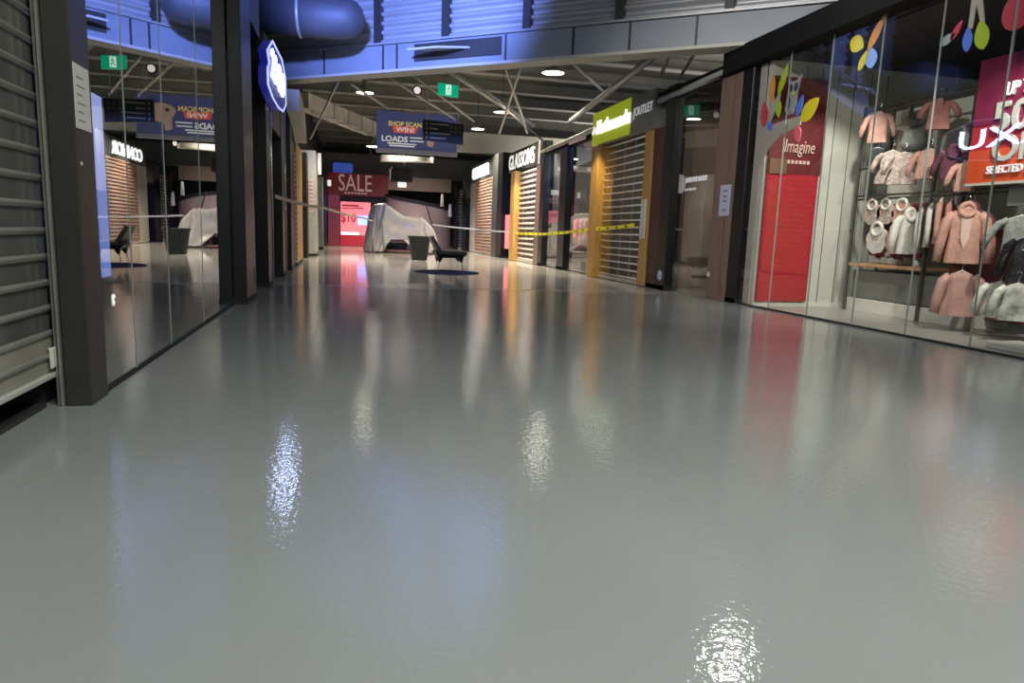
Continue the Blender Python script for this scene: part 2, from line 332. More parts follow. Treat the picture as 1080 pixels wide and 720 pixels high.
# roof of the atrium and of the hall behind the curved wall
mb = MB()
for i in range(48):
    a, b = XS[i], XS[i + 1]
    mb.add([cp(a, -.06, 5.5), cp(b, -.06, 5.5), (b, 46, 5.5), (a, 46, 5.5)], [(0, 3, 2, 1)])
mb.add([(-9, 12, 5.5), (-1.3, 12, 5.5), (-1.3, 46, 5.5), (-9, 46, 5.5)], [(0, 3, 2, 1)])
mb.add([(6.1, 4, 5.5), (16, 4, 5.5), (16, 46, 5.5), (6.1, 46, 5.5)], [(0, 3, 2, 1)])
struct('ceiling', mb, M['roof'])
struct('ceiling_atrium', bx(-1.5, 6.5, -7, 13, 6.6, 6.7), M['wall'])
struct('wall_left_upper', bx(-1.5, -1.42, -7, 12.6, 3.27, 6.6), M['wall'])
struct('wall_right_upper', bx(5.15, 5.35, -7, 5.2, 3.3, 6.6), M['wall'])
struct('wall_far', bx(-9, 14, 44, 44.2, -.1, 5.5), M['wall_d'])
# purlins, each a thing of its own
first = None
def purlin_label(i): return 'long grey roof purlin spanning the hall, %s row counted from the blue curved wall' % ('nearest second third fourth fifth sixth seventh eighth ninth tenth eleventh twelfth thirteenth fourteenth'.split()[i])
for i in range(12):
    y = 13 + i * 2.3
    mb = bx(-7, 15, y - .09, y + .09, 5.22, 5.5, b=.02)
    mb.box(-7, 15, y - .16, y + .16, 5.18, 5.22)
    tag(mb.build('roof_purlin', M['purlin']), purlin_label(i), 'roof beam', 'roof purlins')
def brace(p, q, rad, label, m='steel', nm='roof_brace', ext0=0, ext1=0):
    p, q = Vector(p), Vector(q); d = q - p; p, q = p - d * ext0, q + d * ext1
    tag(MB().tube([p, q], rad, 8).build(nm, M[m]), label, 'roof brace', 'roof bracing')
brace((1.62, 13.0, 3.79), (5.27, 20.0, 3.91), .07, 'thick pale roof strut sloping down right from the fascia toward the shop sign')
brace((4.54, 9.5, 3.59), (5.13, 16.0, 3.44), .06, 'long pale strut running down to the lime and grey shop sign')
brace((4.54, 9.5, 3.59), (5.06, 11.0, 3.47), .035, 'short steel strut of the V above the grey shop sign panel')
brace((4.89, 9.5, 3.49), (5.16, 10.5, 3.35), .025, 'thin strut right of the V brace above the black beam end')
brace((3.37, 14.0, 4.0), (3.64, 17.0, 3.21), .03, 'thin steel hanger leaning left, under the bright round ceiling lamp', ext0=.4)
brace((3.08, 14.0, 4.03), (4.34, 17.0, 3.25), .03, 'thin steel hanger leaning right, crossing beside the bright ceiling lamp', ext0=.4)
brace((-.14, 13.0, 3.33), (-.82, 17.0, 2.78), .022, 'bright thin stay rod slanting down left beside the blue lit sign', ext0=.2)
brace((.7, 14.0, 3.72), (2.98, 20.0, 3.91), .03, 'slim roof brace passing behind the green exit sign')
brace((.08, 14.0, 3.49), (1.13, 20.0, 4.06), .03, 'slim roof brace above the blue hanging banner')
brace((1.11, 13.5, 3.7), (3.35, 19.0, 3.74), .025, 'slim roof brace between the exit sign and the long thick strut')
brace((2.45, 14.0, 3.69), (5.66, 20.0, 3.45), .025, 'slim roof brace right of the thick pale strut')
brace((3.45, 11.0, 3.57), (5.5, 15.0, 3.99), .03, 'slim roof brace behind the lit round lamp, toward the lime sign')

# hanging structures at the far end
struct('wall_bulkhead', bx(-3, 14, 31.9, 32.2, 3.08, 4.0), M['charcoal'])
tag(bx(4.25, 11, 28, 28.5, 3.95, 4.7).build('ceiling_bulkhead', M['soffit']), 'pale grey box bulkhead hanging above the far right shops', 'bulkhead')
t = thing('air_duct', 'big round duct with a domed end, lit blue, before the corrugated wall', 'duct', (-.4, 10.7, 3.5))
mb = MB(); mb.tube([(-1.3, 10.88, 3.75), (-.13, 10.7, 3.74), (.02, 10.69, 3.74), (.14, 10.68, 3.735), (.22, 10.67, 3.73), (.26, 10.67, 3.73)], [.29, .29, .275, .23, .14, .02], 24)
mb.build('duct_body', M['duct'], t)
mb = MB(); mb.tube([(-.66, 10.79, 3.745), (-.62, 10.785, 3.745)], .305, 24); mb.build('joint_band', M['steel'], t)
t = thing('square_duct', 'beige square duct running above the left shops, brightly lit at its end', 'duct', (-.2, 20, 3.6))
mb = MB(); a, b = Vector((-1.1, 18.12, 3.62)), Vector((.78, 22.4, 3.62)); d = (b - a).normalized(); n = Vector((d.y, -d.x, 0)) * .22
mb.hexa([a + n, b + n, b - n, a - n, a + n + Vector((0, 0, .36)), b + n + Vector((0, 0, .36)), b - n + Vector((0, 0, .36)), a - n + Vector((0, 0, .36))]); mb.build('duct_body', M['beige'], t)
for k in (.3, .5, .7, .88):
    p = a + (b - a) * k; q = p + d * .05; n2 = n * 1.06; up = Vector((0, 0, .385)); lo = Vector((0, 0, -.015))
    MB().hexa([p + n2 + lo, q + n2 + lo, q - n2 + lo, p - n2 + lo, p + n2 + up, q + n2 + up, q - n2 + up, p - n2 + up]).build('duct_flange', M['alu_d'], t)
mb = MB()
for i in range(2): mb.tube([a + n * 1.3 + Vector((0, 0, -.06 - .05 * i)), b + n * 1.3 + Vector((0, 0, -.06 - .05 * i))], .02)
mb.build('pipe', M['steel'], t)
# vent hood in the fascia
t = thing('fascia_vent', 'dark rectangular vent opening with pale tilted flap in the blue lit fascia', 'vent', (1.45, 9.6, 3.2))
def slab(x0, x1, o0, o1, z0, z1):
    return MB().hexa([cp(x0, o0, z0), cp(x0, o1, z0), cp(x1, o1, z0), cp(x1, o0, z0), cp(x0, o0, z1), cp(x0, o1, z1), cp(x1, o1, z1), cp(x1, o0, z1)])
slab(1.0, 2.15, -.01, .012, 3.30, 3.55).build('opening', M['dark'], t)
mb = MB(); mb.hexa([cp(1.4, .02, 3.42), cp(1.1, .4, 3.36), cp(1.5, .4, 3.36), cp(1.75, .02, 3.42), cp(1.4, .02, 3.45), cp(1.1, .4, 3.39), cp(1.5, .4, 3.39), cp(1.75, .02, 3.45)]); mb.build('flap', M['soffit'], t)

# ------------------------------------------------------------------ pendant lamps
def light(kind, name, loc, power, color=(1, .9, .76), size=.1, target=None, angle=60, blend=.4, sy=None):
    L = bpy.data.lights.new(name, kind); L.energy = power; L.color = color
    if kind == 'AREA':
        L.size = size
        if sy: L.shape = 'RECTANGLE'; L.size_y = sy
    else: L.shadow_soft_size = size
    if kind == 'SPOT': L.spot_size = math.radians(angle); L.spot_blend = blend
    o = bpy.data.objects.new(name, L); col.objects.link(o); o.location = loc
    if target is not None: o.rotation_euler = (Vector(target) - Vector(loc)).to_track_quat('-Z', 'Y').to_euler()
    return o
def pendant(x, y, z, label, on='lamp_on', rad=.22, drop=None, power=0, color=(1, .9, .76)):
    top = drop if drop else 5.5
    t = thing('pendant_lamp', label, 'lamp', (x, y, z), 'round pendant lamps')
    MB().tube([(x, y, z + .3), (x, y, top)], .008, 6).build('cord', M['dark'], t)
    MB().lathe((x, y, z), [(.045, .36), (.06, .34), (.065, .2), (.09, .16), (rad * .75, .07), (rad, .0), (rad * .97, -.005), (rad * .72, .05), (.08, .14)], 24).build('lamp_shade', M['lamp_shade'], t)
    MB().lathe((x, y, z), [(.001, -.012), (rad * .6, -.008), (rad * .93, .004), (rad * .9, .015), (.02, .05)], 24).build('diffuser', M[on], t)
    if power: light('SPOT' if z > 3.78 else 'POINT', 'lamp_light', (x, y, z - .05), power, color, .16, target=(x, y, 0), angle=128, blend=.55)
pendant(.44, 18, 4.07, 'lit round pendant lamp left of the banner, in front of the beige duct', power=800)
pendant(4.65, 16, 4.48, 'brightest round pendant lamp high beneath the fascia', rad=.27, power=800)
pendant(3.92, 18, 3.86, 'dull conical pendant lamp right of the exit sign, with an added downlight', 'lamp_dim', rad=.27, power=380)  # dull lamp, its downlight is added to brighten the hall
pendant(4.1, 22.5, 4.05, 'lit round pendant lamp right of the black direction sign', power=900)
pendant(1.0, 27, 3.8, 'flat lit pendant lamp low beneath the end of the beige duct', power=900, rad=.3)
pendant(1.05, 33, 4.0, 'small far pendant lamp above the SALE shop front', 'lamp_dim', rad=.3, power=600)
pendant(3.95, 5.95, 3.75, 'round pendant lamp hanging above the children shop window', rad=.16, drop=6.6, power=26, color=(1, .96, .88))

# ------------------------------------------------------------------ hanging signs
t = thing('hanging_banner', 'blue SHOP SCAN WIN banner hanging across the hall', 'banner', (1.92, 20, 2.9))
bx(.8, 3.05, 20, 20.03, 3.0, 4.0).build('banner_cloth', M['banner'], t)
bx(.78, 3.07, 19.98, 20.05, 2.88, 3.0, b=.01).build('bottom_rail', M['banner_l'], t)
mb = MB()
for x in (1.0, 2.85): MB().tube([(x, 20.015, 4.0), (x, 20.015, 5.5)], .008).build('wire', M['steel'], t)
text('lettering', 'SHOP SCAN', M['yel_text'], t, (1.58, 19.985, 3.68), FX, fit=(.92, .13), bold=.02)
mb = MB(); mb.plate([(1.22, 19.99, 3.62), (1.94, 19.99, 3.62), (1.88, 19.99, 3.44), (1.28, 19.99, 3.44)], (0, -1, 0), .01); mb.build('badge', M['win_red'], t)
text('lettering', 'WIN!', M['ltext'], t, (1.58, 19.975, 3.53), FX, fit=(.5, .13), bold=.02)
text('lettering', 'LOADS', M['ltext'], t, (1.3, 19.985, 3.27), FX, fit=(.72, .16), bold=.03)
mb = MB()
for x0, x1, z in ((1.72, 2.12, 3.31), (1.72, 2.1, 3.22), (1.1, 1.9, 3.13), (1.15, 1.85, 3.07)): mb.box(x0, x1, 19.985, 19.995, z, z + .035)
mb.build('small_print', M['ltext'], t)
mb = MB()
mb.plate([(2.45 + .33 * math.cos(a) * (1 + .12 * math.sin(3 * a)), 19.988, 3.55 + .24 * math.sin(a)) for a in [2 * PI * i / 26 for i in range(26)]], (0, -1, 0), .01)
mb.plate([(2.62, 19.985, 3.4), (2.85, 19.985, 3.62), (2.98, 19.985, 3.55), (2.78, 19.985, 3.3)], (0, -1, 0), .008)
mb.plate([(2.2, 19.985, 3.42), (2.44, 19.985, 3.4), (2.36, 19.985, 3.1), (2.2, 19.985, 3.14)], (0, -1, 0), .008)
mb.build('hand_print', M['skin'], t)
mb = MB(); mb.plate([(2.3 + .05 * math.cos(a), 19.975, 3.62 + .05 * math.sin(a)) for a in [2 * PI * i / 12 for i in range(12)]], (0, -1, 0), .008); mb.build('dark_spot', M['owl_d'], t)

t = thing('direction_sign', 'black hanging direction board with four white lines of small words', 'sign', (2.13, 16, 2.76))
MB().hexa([(1.66, 15.98, 2.79), (2.58, 15.98, 2.74), (2.58, 16.06, 2.74), (1.66, 16.06, 2.79), (1.66, 15.98, 3.24), (2.58, 15.98, 3.19), (2.58, 16.06, 3.19), (1.66, 16.06, 3.24)]).build('board', M['soft_black'], t)
for i, wd in enumerate((.42, .18, .46, .36)):
    z = 3.15 - i * .1
    bx(1.82, 1.82 + wd, 15.968, 15.98, z - .015, z + .015).build('line_of_words', M['print_grey'], t)
    bx(1.73, 1.76, 15.968, 15.98, z - .025, z + .025).build('arrow_symbol', M['print_grey'], t)
for i in range(3):
    for k in range(2):
        MB().plate([(2.3 + .1 * i + .03 * math.cos(a), 15.97, 3.11 - .1 * k + .03 * math.sin(a)) for a in [2 * PI * j / 12 for j in range(12)]], (0, -1, 0), .008).build('round_symbol', M['charcoal'], t)
mb = MB()
for x in (1.76, 2.46): mb.tube([(x, 16.02, 3.2), (x, 16.02, 5.5)], .012)
mb.build('hanger_rod', M['steel'], t)

t = thing('exit_sign', 'green illuminated exit sign with a white running figure, hung from rods', 'sign', (1.66, 12, 3.03))
MB().hexa([(1.49, 11.98, 3.05), (1.83, 11.98, 3.025), (1.83, 12.04, 3.025), (1.49, 12.04, 3.05), (1.49, 11.98, 3.24), (1.83, 11.98, 3.215), (1.83, 12.04, 3.215), (1.49, 12.04, 3.24)]).build('face', M['exit_g'], t)
bx(1.62, 1.71, 11.97, 11.985, 3.055, 3.21).build('door_symbol', M['exit_w'], t)
mb = MB(); y = 11.967
mb.plate([(1.672 + .012 * math.cos(a), y, 3.182 + .012 * math.sin(a)) for a in [2 * PI * j / 10 for j in range(10)]], (0, -1, 0), .004)
for p, q in (((1.668, 3.168), (1.66, 3.12)), ((1.66, 3.12), (1.69, 3.1)), ((1.69, 3.1), (1.685, 3.07)), ((1.66, 3.12), (1.645, 3.09)), ((1.645, 3.09), (1.63, 3.085)), ((1.668, 3.16), (1.69, 3.14)), ((1.668, 3.16), (1.645, 3.14))):
    mb.bar((p[0], y, p[1]), (q[0], y, q[1]), .008, .012)
mb.build('running_figure', M['exit_g'], t)
mb = MB()
for x in (1.53, 1.79): mb.tube([(x, 12.01, 3.2), (x, 12.01, 4.55)], .006)
mb.build('hanger_rod', M['steel'], t)
t.location = (2.075, 15, 3.5875); t.scale = (1.25, 1.25, 1.25)

t = thing('light_panel', 'wide white tilted light panel hanging just below the blue banner', 'light panel', (1.75, 22, 2.8))
MB().hexa([(1.02, 21.7, 2.80), (2.4, 21.7, 2.87), (2.75, 23.0, 2.95), (1.02, 23.0, 2.9), (1.02, 21.7, 3.0), (2.4, 21.7, 3.0), (2.75, 23.0, 3.06), (1.02, 23.0, 3.04)]).build('panel', M['soffit'], t)
MB().lathe((2.55, 21.8, 2.96), [(.03, -.05), (.06, 0), (.05, .06)], 12).build('lamp_head', M['lamp_dim'], t)
t = thing('ceiling_projector', 'dark projector with a lit white lens, hung above the covered stall', 'projector', (1.98, 26, 2.4))
bx(1.55, 2.35, 25.9, 26.5, 2.5, 3.0, b=.05).build('housing', M['soft_black'], t)
bx(1.8, 2.12, 25.85, 25.92, 2.3, 2.48, b=.02).build('lit_box', M['lit_soft'], t)
mb = MB()
for dx in (-.15, .12): mb.tube([(1.95 + dx, 26.1, 3.0), (1.95, 26.1, 4.2), (1.95, 26.1, 5.5)], .02)
mb.build('mount', M['steel'], t)
t = thing('wall_clock', 'small round white-faced clock hanging left of the exit sign', 'clock', (1.43, 15, 3.56))
MB().tube([(1.43, 15, 3.66), (1.43, 15.06, 3.66)], .095, 20).build('rim', M['soft_black'], t)
MB().tube([(1.43, 14.985, 3.66), (1.43, 15, 3.66)], .07, 20).build('dial', M['lit_soft'], t)
MB().tube([(1.43, 15.03, 3.75), (1.43, 15.03, 5.5)], .008).build('rod', M['steel'], t)

# ------------------------------------------------------------------ left: roller shutter shop
t = thing('roller_shutter', 'nearest roller shutter with pale bars over dark clear panels, stopped short of the floor', 'shutter', (-1.22, 1.2, 0))
Y0, Y1 = -3.0, 3.25
bx(-1.235, -1.225, Y0, Y1, .30, 3.1).build('clear_panel', M['poly'], t)
mb = MB()
for i in range(27):
    z = .315 + i * .1065
    mb.tube([(-1.222, Y0, z), (-1.222, Y1, z)], .014, 8)
mb.build('slat_bars', M['alu'], t)
bx(-1.235, -1.22, Y0, Y1, .14, .315).build('lower_slat', M['polylow'], t)
mb = MB(); mb.tube([(-1.218, Y0, .225), (-1.218, Y1, .225)], .013); mb.box(-1.245, -1.205, Y0, Y1, .125, .15, b=.008); mb.build('bottom_rail', M['alu'], t)
bx(-1.208, -1.195, Y1 - .08, Y1 - .0, .17, .26, b=.01).build('lock_plate', M['paper'], t)
t = thing('shutter_guide', 'slim metal guide track between the roller shutter and the bronze post', 'track', (-1.2, 3.23, 0))
mb = MB(); mb.box(-1.205, -1.195, 3.22, 3.28, 0, 3.2); mb.box(-1.185, -1.175, 3.2, 3.28, 0, 3.2); mb.box(-1.205, -1.175, 3.27, 3.28, 0, 3.2); mb.build('channel', M['alu_d'], t)
t = thing('shop_post', 'dark bronze square post right of the nearest roller shutter', 'post', (-1.12, 3.31, 0))
bx(-1.17, -1.07, 3.21, 3.42, 0, 3.25, b=.004).build('casing', M['post'], t)
MB().tube([(-1.07, 3.25, 1.02), (-1.064, 3.25, 1.02)], .008, 10).build('screw', M['alu'], t)
t = thing('paper_notice', 'white paper notice taped to the bronze post', 'notice', (-1.067, 3.3, 1.16))
bx(-1.068, -1.065, 3.215, 3.385, 1.16, 1.415).build('sheet', M['paper'], t)
for i in range(6): bx(-1.066, -1.0645, 3.24, 3.29 + random.random() * .07, 1.19 + i * .034, 1.197 + i * .034).build('line_of_words', M['print_grey'], t)
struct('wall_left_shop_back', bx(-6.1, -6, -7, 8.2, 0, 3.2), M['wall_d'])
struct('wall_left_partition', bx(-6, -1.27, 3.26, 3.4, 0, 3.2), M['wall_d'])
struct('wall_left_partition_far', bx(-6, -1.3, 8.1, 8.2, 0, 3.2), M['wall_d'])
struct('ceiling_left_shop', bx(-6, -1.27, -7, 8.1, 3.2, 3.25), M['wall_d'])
struct('baseboard_left', bx(-1.28, -1.24, -3, 3.2, 0, .02), M['dark'])

# left glazed front
ys = [3.70, 4.15, 4.95, 5.9, 7.05]
ys = [3.425, 3.98, 4.74, 5.8, 7.24]
for i in range(4):
    struct('window_%d' % (i + 1), bx(XL - .012, XL, ys[i] + .004, ys[i + 1] - .004, .015, 3.2), M['glass_l'])
for i in range(1, 4):
    mb = bx(XL - .014, XL + .003, ys[i] - .003, ys[i] + .003, .015, 3.2)
    struct('trim_%d' % (10 + i), mb, M['edge'])
struct('trim_14', bx(XL - .02, XL + .012, 3.425, 7.24, 0, .016), M['soft_black'])
struct('wall_left_over_glass', bx(-1.3, -1.09, 3.43, 7.1, 3.2, 3.26), M['dark'])
t = thing('lightbox', 'narrow tall lilac light box standing just inside the left shop glass', 'light box', (-1.35, 4.4, .45))
bx(-1.35, -1.31, 4.13, 4.33, .47, 1.46).build('case', M['dark'], t)
bx(-1.31, -1.302, 4.14, 4.32, .95, 1.45).build('face', M['lilac'], t)
bx(-1.31, -1.302, 4.14, 4.32, .48, .95).build('face', M['lilac_d'], t)
t = thing('glass_decal', 'small white curled decal low on the left shop glass', 'decal', (XL + .003, 3.67, .4))
mb = MB()
mb.tube([(XL + .003, 3.66 + .012 * math.cos(a), .42 + .018 * math.sin(a)) for a in [i * .5 for i in range(10)]], .003, 6)
mb.tube([(XL + .003, 3.645, .40), (XL + .003, 3.665, .405), (XL + .003, 3.65, .385)], .003, 6); mb.build('stroke', M['lit_soft'], t)

# left far columns
def column(label, x0, x1, y0, y1, z1, m, b=.006, nm='shop_pillar', extra=None):
    t = thing(nm, label, 'pillar', ((x0 + x1) / 2, (y0 + y1) / 2, 0))
    bx(x0, x1, y0, y1, 0, z1, b=b).build('shaft', M[m], t)
    bx(x0, x1 + .004, y0 - .008, y1 + .008, 0, .06).build('plinth', M['soft_black'], t)
    return t
t = column('tall black pillar at the end of the left glass', -1.095, -.97, 7.25, 7.95, 4.6, 'black')
bx(-.969, -.965, 7.3, 7.34, 1.35, 1.62).build('plate', M['alu_d'], t)
bx(-.969, -.965, 7.78, 7.93, .1, .35).build('kick_panel', M['charcoal'], t)
struct('wall_left_black', bx(-1.6, -1.4, 7.9, 44, 0, 5.5), M['wall_d'])
tag(bx(-1.39, -1.0, 7.95, 9.04, 2.95, 4.6).build('shop_bulkhead', M['dark']), 'dark grey bulkhead above the entrance beside the tall black pillar', 'bulkhead')
struct('window_5', bx(-1.30, -1.29, 7.94, 9.25, .02, 2.9), M['glass_l'])
t = column('black pillar under the lit blue 2XU sign', -1.4, -.97, 9.25, 9.72, 3.1, 'black')
MB().tube([(-.965, 9.74, 0), (-.965, 9.74, 3.1)], .013, 8).build('metal_edge', M['chrome'], t)
tag(bx(-1.39, -.98, 9.74, 11.28, 2.1, 3.1).build('shop_fascia', M['black']), 'black fascia board carrying the lit blue sign', 'fascia')
t = column('second black pillar along the left side, with a thin bright metal edge', -1.4, -.97, 11.3, 11.85, 3.0, 'black')
MB().tube([(-.965, 11.87, 0), (-.965, 11.87, 3.0)], .013, 8).build('metal_edge', M['chrome'], t)
column('black pillar just before the ochre wood pillar', -1.4, -.97, 13.0, 13.44, 2.9, 'black')
column('maroon pillar touching the ochre wood pillar', -1.4, -.985, 13.6, 14.2, 2.6, 'maroon')
t = column('ochre wood pillar with a pale speckled edge on the left side', -1.4, -.97, 14.5, 16.3, 2.42, 'wood_y')
mb = MB()
for i in range(22): mb.box(-1.05, -.965, 14.46, 14.5, .05 + i * .1, .05 + i * .1 + .06)
mb.build('speckled_edge', M['paper'], t)
t = thing('blade_sign', 'pale green curved blade sign above the ochre pillar', 'sign', (-.85, 13.2, 2.4))
mb = MB(); pr = [(12.3, 3.0), (13.2, 2.98), (13.9, 2.85), (14.3, 2.6), (14.4, 2.38), (14.0, 2.36), (13.6, 2.5), (12.8, 2.62), (12.3, 2.65)]
mb.plate([(-.76, y, z) for y, z in pr], (1, 0, 0), .2); mb.build('blade', M['soffit'], t)
column('dark blue pillar behind the ochre pillar', -1.4, -.98, 18.3, 18.9, 2.6, 'soft_black')
t = column('grey-green panel pillar with pink lettering running upward', -1.4, -.80, 19.3, 20.6, 2.75, 'beige')
mb = MB()
for i in range(9): mb.box(-.99, -.87, 19.285, 19.3, 1.15 + i * .1, 1.15 + i * .1 + .07)
mb.build('pink_lettering', M['skin'], t)
t = thing('round_shop_sign', 'round lit sign on the end of the grey-green panel', 'sign', (-.75, 20.9, 2.5))
MB().tube([(-.8, 20.9, 2.55), (-.72, 20.9, 2.55)], .3, 20).build('disc', M['lit_soft'], t)
column('slim pale pillar before the far red shop front', -1.4, -.82, 25.4, 25.8, 2.5, 'beige')
column('last black pillar on the left before the red SALE shop', -1.4, -.83, 30.2, 31.0, 2.9, 'black')
# the 2XU sign
t = thing('blue_lit_sign', 'lit blue angular shop sign reading 2XU on the left side', 'sign', (-.85, 9.4, 2.3))
hexp = [(8.42, 2.70), (8.6, 2.60), (8.42, 2.52), (8.42, 2.34), (8.9, 2.28), (9.6, 2.28), (10.3, 2.34), (10.75, 2.5), (10.75, 2.86), (10.2, 3.0), (9.0, 2.94)]
MB().plate([(-.855, y, z) for y, z in hexp], (1, 0, 0), .10).build('face', M['blue_panel'], t)
mb = MB(); mb.tube([(-.852, y, z) for y, z in hexp + hexp[:1]], .012, 6); mb.build('outline', M['violet'], t)
text('lettering', '2XU', M['neon'], t, (-.848, 9.65, 2.68), LX, fit=(1.6, .33), bold=.01, ext=.004)

# ------------------------------------------------------------------ left: barrier tape
def ribbon(pts, h, name, m, parent, sag=.0, segs=14, tw=0.0):
    rows0, rows1 = [], []
    for a, b in zip(pts[:-1], pts[1:]):
        a, b = Vector(a), Vector(b)
        for i in range(segs + 1):
            if i == segs and b != Vector(pts[-1]): continue
            t = i / segs; p = a.lerp(b, t); p.z -= sag * 4 * t * (1 - t)
            w = Vector((0, 0, 1)) * h / 2 + Vector((1, 0, 0)) * (tw * math.sin(t * 9))
            rows0.append(p - w); rows1.append(p + w)
    return MB().grid([rows0, rows1]).build(name, M[m], parent)
t = thing('barrier_tape', 'dull barrier tape stretched from the left pillar toward the covered stall', 'tape', (-.9, 9.8, 1.1))
ribbon([(-.93, 9.8, 1.17), (-.4, 14, 1.14), (.52, 21, 1.07), (.85, 23.5, 1.04)], .05, 'ribbon', 'tape_p', t, .02)
t = thing('caution_tape', 'yellow caution tape with black marks tied along the right shop fronts', 'tape', (4.8, 10.7, .9))
pts = [(2.85, 23.9, .98), (4.3, 23.0, .87), (4.72, 20.1, .82), (4.73, 17.6, .79), (4.72, 15.4, .83), (4.72, 13.2, .93), (4.70, 10.9, 1.0)]
ribbon(pts[:3], .05, 'pale_end', 'paper', t, .01); ribbon(pts[2:], .062, 'ribbon', 'tape_y', t, .015, tw=.006)
for a, b in zip(pts[2:-1], pts[3:]):
    a, b = Vector(a), Vector(b)
    for k in range(5):
        q = (k + .3) / 5.2; p = a.lerp(b, q); p.z -= .015 * 4 * q * (1 - q); d = (b - a).normalized()
        e = p + d * .12; n = Vector((-.012, 0, 0))
        MB().add([p + n + Vector((0, 0, -.016)), e + n + Vector((0, 0, -.016)), e + n + Vector((0, 0, .012)), p + n + Vector((0, 0, .012))], [(0, 1, 2, 3)]).build('black_mark', M['tape_k'], t)

# ------------------------------------------------------------------ right: shop fronts, far to near
def roller(label, y0, y1, z1, pitch, bar, m, back=None, x=4.83, warm=False):
    t = thing('roller_shutter', label, 'shutter', (x, (y0 + y1) / 2, 0))
    mb = MB(); z = .09; 
    while z < z1:
        mb.tube([(x, y0, z), (x, y1, z)], bar, 6); z += pitch
    mb.build('slats', M[m], t)
    bx(x - .02, x + .02, y0, y1, .0, .06).build('bottom_rail', M['alu'], t)
    mb = MB()
    for k in range(1, 4): yy = y0 + (y1 - y0) * k / 4; mb.box(x + .005, x + .02, yy - .012, yy + .012, .05, z1)
    mb.build('link_chain', M['alu_d'], t)
    if back: bx(x + .03, x + .04, y0, y1, .06, z1).build('backing', M[back], t)
    return t
# lime and grey outlet shop
roller('open bar roller shutter of the lime and grey outlet shop, dark shop showing through', 10.9, 12.75, 2.5, .125, .016, 'slat')
t = thing('shop_sign', 'grey shop sign panel with lime block and white Kathmandu OUTLET lettering', 'sign', (4.8, 12.1, 2.52))
bx(4.75, 5.1, 10.5, 13.3, 2.52, 3.14, b=.01).build('panel', M['sign_grey'], t)
bx(4.735, 4.75, 11.45, 13.32, 2.55, 3.16).build('lime_block', M['green_sign'], t)
text('lettering', 'Kathmandu', M['lit'], t, (4.72, 12.22, 2.86), RX, fit=(1.6, .25), bold=.015)
text('lettering', '\u2303', M['lit_soft'], t, (4.72, 13.18, 2.83), RX, fit=(.22, .16), bold=.02)
text('lettering', '|OUTLET', M['ltext'], t, (4.735, 10.92, 2.86), RX, fit=(.74, .19), ext=.006)
def wpillar(label, y0, y1, z1, x0, x1, m, side=None):
    t = thing('wood_pillar', label, 'pillar', ((x0 + x1) / 2, (y0 + y1) / 2, 0))
    bx(x0, x1, y0, y1, 0, z1, b=.008).build('shaft', M[m], t)
    if side: bx(x0 + .01, x1 - .01, y0 - .006, y0, 0, z1).build('return_face', M[side], t)
    return t
wpillar('honey wood pillar brightly lit from above, left of the outlet shop shutter', 12.76, 13.12, 2.52, 4.67, 5.0, 'wood_y')
wpillar('brown wood pillar right of the outlet shop shutter', 10.56, 10.88, 2.52, 4.79, 5.0, 'wood_y', 'wood_b')
t = column('maroon pillar beside the outlet shop shutter', 4.81, 5.0, 10.21, 10.54, 2.52, 'maroon')
t = column('black pillar at the corner of the outlet shop, with a small round sticker low down', 4.81, 5.0, 9.87, 10.2, 3.1, 'black')
MB().tube([(4.811, 10.03, .22), (4.803, 10.03, .22)], .08, 16).build('sticker', M['blue_sign'], t)
tag(bx(4.77, 4.789, 10.66, 10.84, .78, 1.42).build('tall_notice', M['paper']), 'tall white printed notice on the pillar right of the outlet shutter', 'notice')
# shop between (glass with reflections)
struct('window_6', bx(XR, XR + .012, 8.67, 9.86, .015, 2.95), M['glass'])
text_t = thing('window_lettering', 'faint white lettering on the narrow window beside the black pillar', 'lettering', (XR - .004, 9.3, 1.6))
for i in range(9): bx(XR - .005, XR - .002, 8.9 + i * .07, 8.95 + i * .07, 1.62, 1.69).build('letter', M['ltext'], text_t)
for i in range(5): bx(XR - .005, XR - .002, 9.2 + i * .07, 9.24 + i * .07, 1.5, 1.535).build('letter', M['ltext'], text_t)
t = wpillar('pinkish wood panel pillar left of the tree window', 8.14, 8.66, 2.92, 4.86, 5.1, 'wood_p')
bx(4.855, 4.862, 8.30, 8.32, 0, 2.9).build('groove', M['wood_b'], t)
bx(4.85, 4.86, 8.58, 8.64, .3, .36).build('socket', M['paper'], t)
t = thing('blue_notice', 'pale blue paper notice on the pinkish wood pillar', 'notice', (4.85, 8.33, 1.13))
bx(4.85, 4.857, 8.21, 8.46, 1.12, 1.52).build('sheet', M['blue_sign'], t)
for z in (1.18, 1.3, 1.36, 1.43): bx(4.847, 4.85, 8.28, 8.38, z, z + .025).build('line_of_words', M['print_grey'], t)
column('slim black post between the pinkish pillar and the tree window', 4.85, 5.08, 7.89, 8.13, 2.92, 'black')
t = thing('shop_beam', 'heavy black beam running above the right shop windows', 'beam', (4.9, 3, 2.92))
bx(4.76, 5.1, -6.5, 8.5, 2.93, 3.2, b=.01).build('beam_body', M['beam'], t)
t = thing('shop_beam', 'thinner black beam running on toward the far right shops', 'beam', (4.95, 9.3, 2.95))
bx(4.8, 5.0, 8.5, 10.6, 2.93, 3.06, b=.01).build('beam_body', M['beam'], t)
MB().tube([(4.83, 8.5, 2.98), (4.83, 17.3, 2.85)], .05, 10).build('conduit', M['alu_d'], t)
